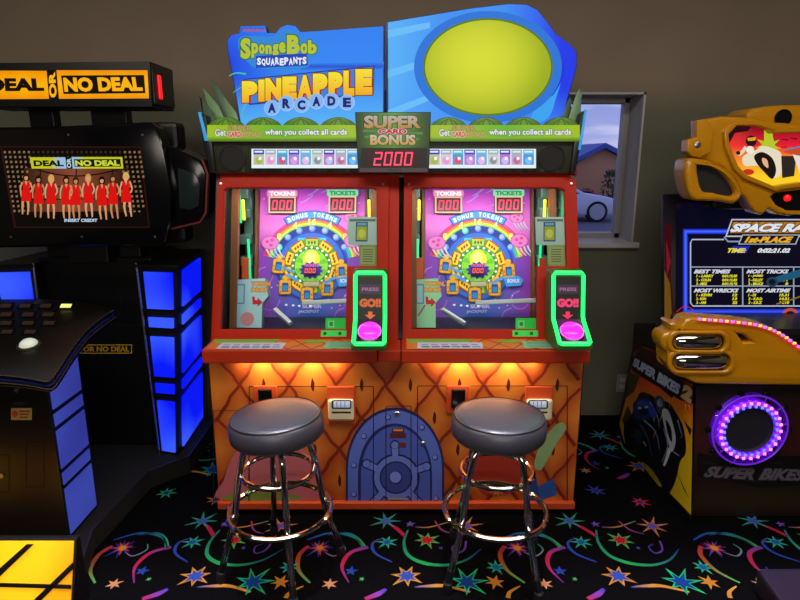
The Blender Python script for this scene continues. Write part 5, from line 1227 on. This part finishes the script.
# screen cabinet, leaning back
SO = Vector((0, 2.905, .80)); SV = Vector((0, .155, .605)).normalized()
SCp = Art(SO, (1, 0, 0), SV)
M['cab_purple'] = principled('dark_violet_laminate', '#120c1c', .35)
xl_ = SCp.q(663.5, 260)[0]
xm_ = XM
def mir(P): return P + [(lambda q_: q_)(p_) for p_ in []]
SL = Art(SO, (1, 0, 0), SV, local=True)
sb_ = SL.plate('screen_cabinet', M['cab_purple'], BK, [(xl_, -.02), (2 * xm_ - xl_, -.02), (2 * xm_ - xl_, .64), (xl_, .64)], [], .03, 0, .006)
SL.plate('screen_back', M['black'], sb_, [(xl_ + .16, -.02), (2 * xm_ - xl_ - .16, -.02), (2 * xm_ - xl_ - .16, .62), (xl_ + .16, .62)], [], .2, -.03, .004)
T_ = Art(SO + SCp.N * .001, (1, 0, 0), SV)
def mr(u): # mirror a pixel column about the machine's centre on this plane
    a = T_.q(u, 260)[0]; return 400 + (2 * xm_ - a) / (T_.q(u, 260)[0]) * (u - 400)
T_.poly([(664.5, 222), (672, 226), (671, 280), (675, 318), (664.5, 318)], '#3a0a10'); T_.poly([(664.5, 270), (670, 284), (672, 318), (664.5, 318)], '#6a4a10'); T_.poly([(666, 240), (671, 262), (667, 276)], '#7a1420')
UR = mr(676)
T_.poly([(676, 203), (UR, 203), (UR, 319), (675.5, 319)], '#07071c')
def frame(u0, v0, u1, v1, w_, c):
    T_.rect(u0, v0, u1, v0 + w_, c); T_.rect(u0, v1 - w_, u1, v1, c); T_.rect(u0, v0, u0 + w_, v1, c); T_.rect(u1 - w_, v0, u1, v1, c)
TL_ = Art(SO + SCp.N * .0015, (1, 0, 0), SV)
U2 = mr(684)
T_.fill([(683, 229), (728, 229), (728, 234), (688, 234), (688, 309), (U2, 309), (U2, 314), (683, 314)], lambda u, v: rgb('#1c34e0'), 1, 1)
T_.rect(684.5, 230.5, 728, 232.5, '#4a6cff'); T_.rect(684.5, 230.5, 686.5, 312, '#4a6cff'); T_.rect(684.5, 310.5, U2, 312.5, '#3a54f0')
U3 = mr(690)
T_.stroke([(724, 239.5), (692, 239.5), (690.5, 243), (690.5, 303), (693, 306), (U3, 306)], 1.3, 1.3, '#b8c0d4', n=1)
T_.stroke([(724, 237), (728, 241.5), (740, 241.5)], 1.6, 1.6, '#8a9ac0', n=1)
T_.rect(690.5, 266.5, U3, 267.6, '#9aa4bc'); T_.rect(690.5, 285.5, U3, 286.6, '#9aa4bc'); T_.rect(742, 267, 743.3, 306, '#9aa4bc'); T_.rect(793, 267, 794.3, 306, '#9aa4bc')
T_.poly([(731.5, 219), (870, 219), (864, 237), (725, 237)], '#c0c8d8'); T_.poly([(732.5, 220.3), (869, 220.3), (863, 235.6), (727, 235.6)], '#141018')
T_.fill([(733, 222), (862, 222), (858, 233), (730, 233)], lambda u, v: mixc(rgb('#d8901c'), rgb('#8a4a10'), .5 + .5 * math.sin(u * .9 + v)), 40, 4)
T_.text('SPACE RACE', [(732, 223.5), (829, 223.5), (826, 232), (729.5, 232)], '#e8ecf4', .06, .25, outline=('#1a1420', .05))
T_.poly([(742, 234.5), (800, 234.5), (796, 244.5), (738, 244.5)], '#aab4c8'); T_.poly([(743, 235.5), (798.5, 235.5), (795, 243.6), (739.5, 243.6)], '#0a0a14')
T_.text('1st-PLACE', [(746, 236.5), (793.5, 236.5), (791.5, 242.8), (744, 242.8)], '#f0b428', .06, .25)
T_.poly([(732, 246), (750, 246), (746, 253), (736, 253)], '#1a2ab8'); T_.text('TIME:', [(728, 248.2), (746.5, 248.2), (745.5, 252.8), (726.8, 252.8)], '#f0e040', .05, .25); T_.text('0:02:21.02', [(758, 248.2), (790.5, 248.2), (789.5, 252.8), (757, 252.8)], '#e8ecf4', .05, .25)
for (t, u0, v0, u1) in (('BEST TIMES', 693.5, 269.5, 730), ('MOST TRICKS', 746, 269.5, 788), ('MOST WRECKS', 693.5, 288.5, 738), ('MOST AIRTIME', 746, 288.5, 790)):
    T_.text(t, [(u0 + .8, v0), (u1 + .8, v0), (u1, v0 + 4), (u0, v0 + 4)], '#d8dce8', .05, .25)
rows = [('1 - LARRY', '0:01:15.00', 696, 274.6, 714, 722, 737), ('2 - COLIN', '0:01:15.83', 696, 278.6, 711, 722, 737), ('3 - MIKE', '0:01:15.92', 696, 282.4, 707, 722, 737), ('1 - JAMES', '12', 748, 274.6, 763, 783, 788), ('2 - KELLEY', '11', 748, 278.6, 763, 783, 788), ('3 - BRUCE', '8', 748, 282.4, 763, 785, 788),
        ('1 - KEVIN', '12', 696, 293.6, 712, 732, 737), ('2 - RON', '13', 696, 297.4, 706, 732, 737), ('3 - AMI', '22', 696, 301.2, 706, 732, 737), ('1 - DI', '15.31', 748, 293.6, 756, 779, 789), ('2 - K.R.D', '14.51', 748, 297.4, 762, 779, 789), ('3 - S.R.Z', '14.10', 748, 301.2, 762, 779, 789)]
for a, b, u0, v0, u1, u2, u3 in rows:
    T_.text(a, (u0, v0, u1, v0 + 2.8), '#e8e030', .05, .2); T_.text(b, (u2, v0, u3, v0 + 2.8), '#e8e030', .05, .2)
T_.stroke([(770, 284), (776, 280), (790, 276), (810, 270)], 5, 8, '#1c5a7a'); T_.ell(772, 282, 6, 5, '#24405a'); T_.ell(772, 282, 3.5, 3, '#0a1420'); T_.stroke([(776, 304), (790, 300), (812, 292)], 1.4, 1.4, '#8a6a20')
T_.stroke([(676, 312), (684, 306.5), (692, 309), (694, 315)], .8, .8, '#c02060', n=4); T_.ell(790, 314, 8, 6, '#c0504a'); T_.ell(790, 315, 5, 4, '#1a1040')
T_.build('screen', M['screen'], sb_)
# moulded yellow header
HY = 2.80
H1 = Art((0, HY, 1.5), (1, 0, 0), (0, 0, 1)); H2 = Art((0, HY + .03, 1.5), (1, 0, 0), (0, 0, 1)); H3 = Art((0, HY + .06, 1.5), (1, 0, 0), (0, 0, 1))
uc = 400 + (XM) / ((H1.q(700, 150)[0])) * 300 if False else None
fwd = lambda y, v: None
def mirx(art, P):
    out = []
    for u, v in P:
        a, b = art.q(u, v); out.append((2 * XM - a, b))
    return out
class LArt(Art): pass
def both(art, P): # closed outline made symmetric about the machine's centre, in plane coordinates
    L = [art.q(u, v) for u, v in P]; return L + [(2 * XM - a, b) for a, b in reversed(L)]
def local(art): return Art(art.o, art.U, art.V, local=True)
up_ = [(800, 214), (790, 216), (779, 214.5), (769, 209), (763, 215), (756, 213), (750, 206), (745, 197), (741, 194), (736, 180), (722, 167), (704, 160), (698, 158), (692, 152), (692, 142), (700, 137), (703, 128), (704, 120.5), (709, 118.5), (722, 116), (740, 116.5), (757, 118.5), (775, 122), (800, 124)]
hole_s = [(800, 133), (771.5, 133.5), (768, 130), (752, 126), (735, 126), (727, 134.5), (728, 144), (736.8, 166), (745, 174.6), (773.6, 186.5), (780, 185), (800, 182)]
hole_l = [(800, 190.5), (776, 193), (772, 197), (777, 205), (788, 210.5), (800, 211)]
LH1, LH2 = local(H1), local(H2)
# outline order: start at lower centre, around the left, to the top centre
hdr = LH1.plate('header_shell', M['yellow'], BK, both(H1, smooth_px(up_, 2)[:-1] if False else up_), [both(H1, hole_s), both(H1, hole_l)], .10, 0, .016)
# raised rim around the sign
rim_o = [(800, 128), (774, 129), (752, 121.5), (732, 121.5), (722, 132), (723, 146), (732, 169), (742, 179), (773, 191.5), (782, 189.5), (800, 187)]
LH1.plate('sign_rim', M['yellow'], hdr, both(H1, rim_o), [both(H1, hole_s)], .03, .018, .008)
PB = Art((0, HY + .03, 1.5), (1, 0, 0), (0, 0, 1)); 
sgn = local(PB).plate('lit_sign', M['black'], BK, both(PB, [(800, 128), (725, 122), (722, 146), (732, 170), (772, 190), (800, 190)]), [], .02, 0, 0)
A_ = Art((0, HY + .029, 1.5), (1, 0, 0), (0, 0, 1))
def sun(u, v):
    t = (v - 126) / 60
    c = mixc(rgb('#7a0a1c'), rgb('#f0203a'), t / .35) if t < .35 else mixc(rgb('#f0302a'), rgb('#ffd028'), (t - .35) / .5)
    return mixc(c, rgb('#ff5a2a'), max(0, .5 - abs(u - 735) / 30) * .6)
A_.fill([(724, 124), (880, 124), (880, 190), (724, 190)], sun, 20, 18)
A_.poly([(724, 124), (752, 126), (748, 131), (735, 133), (730, 142), (724, 142)], '#2a0a14')
for u in range(772, 880, 9): A_.stroke([(u, 138 + u % 5), (u + 7, 139 + u % 5)], .6, 1.8, '#6a0a20'); A_.stroke([(u, 146 + u % 4), (u + 6, 147)], .6, 1.4, '#8a1022')
A_.star(768, 146, 13, 6, 9, '#a8c81c', .2); A_.poly([(764, 128), (771, 130), (775, 146), (764, 150)], '#b8c82a')
bk = [(745, 166), (742, 158), (748, 153), (756, 150), (762, 146), (772, 148), (780, 152), (782, 160), (781, 174), (775, 178), (768, 176), (758, 166)]
A_.poly(smooth_px(bk), '#e8dcc0'); A_.poly(smooth_px([(754, 156), (762, 152), (772, 158), (776, 170), (772, 179), (764, 172), (757, 164)]), '#1a1410'); A_.poly(smooth_px([(762, 158), (767, 160), (768, 168), (763, 164)]), '#e8b088')
A_.ell(751, 141, 5.5, 5.5, '#1a1410'); A_.poly([(747, 138), (756, 137), (755, 140.5), (748, 141)], '#e8a01c'); A_.stroke([(746, 147), (740, 154), (736, 153)], 4, 2, '#e0d4b8'); A_.ell(738, 153, 2.2, 2, '#241a14'); A_.ell(750, 150, 4, 4, '#f0e8d8')
A_.poly([(781, 156), (796, 156), (794, 176), (782, 178)], '#2c2622'); A_.poly([(790, 148), (812, 144), (830, 150), (826, 170), (800, 174)], '#e8dcd0'); A_.poly([(782, 152), (800, 146), (818, 148), (800, 156)], '#c84a2a'); A_.stroke([(786, 150), (800, 147), (820, 146)], 1.4, 1.4, '#5a7ab0'); A_.ell(748, 172, 6, 3, '#c8301c')
A_.build('printed_sunset', M['backlit'], sgn)
# left and right speaker pods
pod = [(686, 178), (686, 167), (688, 160), (693, 158), (704, 159.5), (720, 165), (734, 176), (742, 190), (742, 197), (734, 204), (722, 202), (704, 201), (694, 200), (689, 192)]
ph = [(698, 165.5), (706, 164.5), (722, 172), (732, 184), (736, 193), (731, 196.5), (712, 192.5), (704, 191.5), (700, 182)]
L1_ = Art((0, HY - .05, 1.5), (1, 0, 0), (0, 0, 1)); LL = local(L1_)
for flip in (0, 1):
    f_ = (lambda P: [L1_.q(*p) for p in P]) if not flip else (lambda P: mirx(L1_, P))
    pd = LL.plate('speaker_pod', M['yellow'], BK, f_(smooth_px(pod, 2)), [f_(smooth_px(ph, 2))], .13, 0, .018)
    LL.plate('speaker_mesh', M['rubber'], pd, f_([(694, 162), (708, 162), (726, 172), (740, 192), (734, 199), (700, 195)]), [], .01, -.03, 0)
    tab = [(699, 120), (708, 118.5), (716, 130), (714, 152), (702, 158), (694, 156), (689, 151), (689.5, 140), (699, 137)]
    tb = LL.plate('side_fin', M['yellow'], BK, f_(tab), [], .06, -.02, .006)
p_ = at(697.5, 145, HY - .07)
MB().lathe([(.014, 0), (.014, .004), (.008, .006), (0, .006)], 16, Matrix.Translation(p_) @ Matrix.Rotation(PI / 2, 4, 'X')).build('bolt', M['steel'], hdr, True)
# top hump with round speakers
hump = [(800, 137), (775, 136), (748, 119), (747, 114), (753, 108.5), (766, 106), (784, 104.8), (800, 104.5)]
hp_ = local(H2).plate('top_hump', M['yellow'], BK, both(H2, hump), [], .20, 0, .02)
for flip in (0, 1):
    c_ = H2.q(782.5, 118); x_ = c_[0] if not flip else 2 * XM - c_[0]; p_ = Vector((x_, HY + .03, 1.5 + c_[1]))
    mt_ = Matrix.Translation(p_ + Vector((0, -.002, 0))) @ Matrix.Rotation(PI / 2, 4, 'X')
    MB().lathe([(.038, 0), (.038, .006), (.031, .007), (.029, .002), (0, .002)], 28, mt_).build('tweeter', M['gloss_black'], hp_, True)
l2 = local(H2).plate('lamp_recess', M['gloss_black'], BK, both(H2, [(800, 188), (774, 191), (769, 197), (774, 207), (788, 213), (800, 213.5)]), [], .02, -.0, 0)
p_ = at(787, 198, HY + .028); MB().lathe([(.016, 0), (.015, .008), (.008, .014), (0, .015)], 18, Matrix.Translation(p_) @ Matrix.Rotation(PI / 2, 4, 'X')).build('red_lamp', M['red_lamp'], l2, True)
MB().box((XM - .5, HY + .15, 1.35), (XM + .5, HY + .33, 1.75), .02).build('header_back', M['black'], BK)
# yellow lower fairing with chrome exhausts
FY = 2.40
G = Art((0, FY, .75), (1, 0, 0), (0, 0, 1))
fair = [(653, 340), (656.5, 334), (664, 331.5), (662, 324.5), (668, 322.5), (676, 325), (681, 320), (692, 317.5), (706, 318.5), (745, 321.5), (770, 327), (786, 337), (812, 352), (900, 352), (900, 386), (800, 386), (740, 385), (718, 385), (695, 384), (681, 379), (668, 376), (664, 370), (658, 362), (660, 354), (655, 349)]
def stad(u0, v0, u1, v1): return rounded(u0, v0, u1, v1, (v1 - v0) / 2 - .2, 6)
holes = [rounded(671, 333, 729, 371, 8, 5)]
vent = [[(738, 334), (744, 335), (752, 342), (744, 342.5)], [(744, 352), (752, 353), (757, 361), (748, 361)]]
fr_ = G.plate('fairing', M['yellow'], BK, [(u + (8 if u < 670 else 8 * max(0, (700 - u) / 30)), v) for u, v in smooth_px(fair, 2)], holes + vent, .11, 0, .016)
for u0, v0, u1, v1 in ((671, 333.5, 725, 350.5), (671, 352.5, 730.5, 370.5)):
    G.plate('exhaust_rim', M['yellow'], fr_, rounded(u0 - 4.5, v0 - 3, u1 + 4.5, v1 + 3, (v1 - v0) / 2 + 2, 6), [rounded(u0 + .5, v0 + .5, u1 - .5, v1 - .5, (v1 - v0) / 2 - .8, 6)], .03, .012, .008)
    a_, b_ = G.world(u0 + 1, (v0 + v1) / 2, -.016), G.world(u1 - 1, (v0 + v1) / 2, -.016); R = (G.world(0, v0).z - G.world(0, v1).z) / 2 * .98
    n_ = (b_ - a_).length; prof = [(0, 0), (R * .5, .008), (R * .85, .022), (R, .05), (R, n_ - .05), (R * .85, n_ - .022), (R * .5, n_ - .008), (0, n_)]
    MB().lathe(prof, 28, Matrix.Translation(a_) @ Matrix.Rotation(PI / 2, 4, 'Y')).build('exhaust_pipe', M['chrome'], fr_, True, 1.2)
G.plate('vent_back', M['rubber'], fr_, [(668, 331), (760, 331), (760, 372), (668, 372)], [], .01, -.12, 0)
# dark crease lines and led strip
ledp = [G.world(u, v, .004) for u, v in ((697, 318.8), (712, 320), (730, 321.5), (748, 323.5), (764, 327), (778, 333), (790, 341), (802, 350))]
lp_ = catmull(ledp, 6)
M['strip_red'] = principled('red_light_strip', '#ff2030', .4, emit='#ff2a3c', estr=1.0)
MB().tube(lp_, .007, 6).build('light_strip', M['strip_red'], fr_, True)
tot = len(lp_) - 1; M['dot_orange'] = principled('orange_light_dots', '#ffb060', .3, emit='#ffb068', estr=1.6); M['dot_violet'] = principled('violet_light_dots', '#8a6aff', .3, emit='#8a70ff', estr=1.5)
for k in range(22):
    t = (k + .5) / 22 * tot; i = int(t); p_ = lp_[i].lerp(lp_[min(i + 1, tot)], t - i) + Vector((0, -.006, .002))
    MB().box(p_ - Vector((.007, .004, .005)), p_ + Vector((.007, .004, .005)), .002).build('strip_light', M['dot_orange' if k % 2 else 'dot_violet'], fr_)
MB().box((XS + .05, 2.60, .66), (XE - .05, 2.93, .84), .02).build('console_deck', M['satin_black'], BK)
# ------------------------------------------------------------------ stools
def make_stool(x, y, rot, label, tilt):
    t = thing('bar_stool', (x, y, 0), label, 'bar stool', 'black and chrome bar stools in front of the orange cabinet')
    t.rotation_euler = (0, 0, 0)
    zs = .672; R = .176
    base = Matrix.Translation((x, y, 0)); tl = base @ Matrix.Translation((0, 0, zs)) @ Matrix.Rotation(tilt, 4, 'Y')
    prof = [(0, .0), (R * .6, -.002), (R - .03, -.006), (R - .012, -.012), (R - .006, -.020), (R, -.03), (R + .002, -.06), (R, -.085), (R - .006, -.093), (R - .02, -.097), (0, -.098)]
    st_ = MB().lathe(prof, 48, tl).build('seat', M['vinyl'], t, True, 1.0)
    MB().torus((0, 0, 0), R - .010, .0032, 56, 8, tl @ Matrix.Translation((0, 0, -.013))).build('piping', M['piping'], st_, True)
    MB().lathe([(.10, -.098), (.10, -.112), (.03, -.118), (.03, -.125), (0, -.125)], 28, tl).build('swivel_plate', M['black'], t, True)
    # two bent tubes: each runs foot - up - under the seat - down; each leg its own piece
    for k in range(4):
        a = rot + k * PI / 2; c_, s_ = math.cos(a), math.sin(a)
        pr = [(.03, .548), (.085, .548), (.108, .542), (.122, .525), (.130, .50), (.148, .42), (.166, .30), (.172, .265), (.185, .215), (.236, .04)]
        pts = catmull([(x + r * c_, y + r * s_, z) for r, z in pr], 4)
        lg = MB().tube(pts, .0125, 14).build('leg', M['chrome'], t, True)
        MB().tube([(x + .222 * c_, y + .222 * s_, .088), (x + .237 * c_, y + .237 * s_, .036)], .0135, 12).build('leg_sleeve', M['black'], lg, True)
        MB().lathe([(.017, 0), (.019, .006), (.017, .04), (.012, .046)], 14, Matrix.Translation((x + .2375 * c_, y + .2375 * s_, 0))).build('foot_cap', M['rubber'], lg, True)
    MB().torus((x, y, .43), .136, .0105, 56, 10).build('upper_ring', M['chrome'], t, True)
    MB().torus((x, y, .262), .196, .0115, 64, 10).build('foot_ring', M['chrome'], t, True)
    return t
make_stool(-.468, 2.09, math.radians(20), 'round black vinyl bar stool before the left play station of the orange cabinet', math.radians(-3.5))
make_stool(.372, 2.09, math.radians(36), 'round black vinyl bar stool before the right play station, beside the arched blue door', math.radians(0.5))

# ------------------------------------------------------------------ light
# narrow-beam ceiling fitting over the aisle; both soft fill lamps are added, unseen
area('aisle_lamp', (.2, .95, 3.05), (0, 0, 0), 3.4, 2.3, 31, (.86, .86, 1.0), math.radians(10))
area('ceiling_fill', (0, 1.1, 3.06), (0, 0, 0), 4.6, .8, 85, (1.0, .90, .80))
area('rear_fill', (0.2, -3.3, 2.2), (math.radians(88), 0, 0), 4.0, .8, 60, (1.0, .90, .82))
for cx in (.397, .397 - .852):
    area('cabinet_tube', (cx, 2.845, 1.47), (math.radians(4), 0, 0), .58, .03, 3.4, (1.0, .95, 1.0))
    area('under_shelf_lamp', (cx - .02, 2.44, .741), (math.radians(20), 0, 0), .42, .02, 1.6, (1.0, .80, .50))

# ------------------------------------------------------------------ sky
wd = bpy.data.worlds.new('sky'); SC.world = wd; wd.use_nodes = True; nt = wd.node_tree; bgn = nt.nodes['Background']
tc = nt.nodes.new('ShaderNodeTexCoord'); sp_ = nt.nodes.new('ShaderNodeSeparateXYZ'); rp = nt.nodes.new('ShaderNodeValToRGB'); mpn = nt.nodes.new('ShaderNodeMapping'); nz = nt.nodes.new('ShaderNodeTexNoise'); mx = nt.nodes.new('ShaderNodeMixRGB'); cr = nt.nodes.new('ShaderNodeValToRGB')
nt.links.new(tc.outputs['Generated'], sp_.inputs[0]); nt.links.new(sp_.outputs['Z'], rp.inputs[0])
e = rp.color_ramp.elements; e[0].position = 0.0; e[0].color = rgb('#a8aed6'); e[1].position = .16; e[1].color = rgb('#6f80c4')
mpn.inputs['Scale'].default_value = (4, 4, 26); nt.links.new(tc.outputs['Generated'], mpn.inputs[0]); nt.links.new(mpn.outputs[0], nz.inputs['Vector']); nz.inputs['Scale'].default_value = 1.6; nz.inputs['Detail'].default_value = 6
cr.color_ramp.elements[0].position = .46; cr.color_ramp.elements[1].position = .66; nt.links.new(nz.outputs['Fac'], cr.inputs[0])
nt.links.new(cr.outputs[0], mx.inputs[0]); nt.links.new(rp.outputs[0], mx.inputs[1]); mx.inputs[2].default_value = rgb('#c4c4de'); nt.links.new(mx.outputs[0], bgn.inputs[0]); bgn.inputs[1].default_value = 1.3

SC.view_settings.view_transform = 'Standard'; SC.view_settings.look = 'None'; SC.view_settings.exposure = 0; SC.view_settings.gamma = 1; SC.view_settings.use_curve_mapping = False
SC.cycles.use_denoising = True; SC.cycles.max_bounces = 6; SC.cycles.transparent_max_bounces = 12; SC.cycles.sample_clamp_indirect = 4
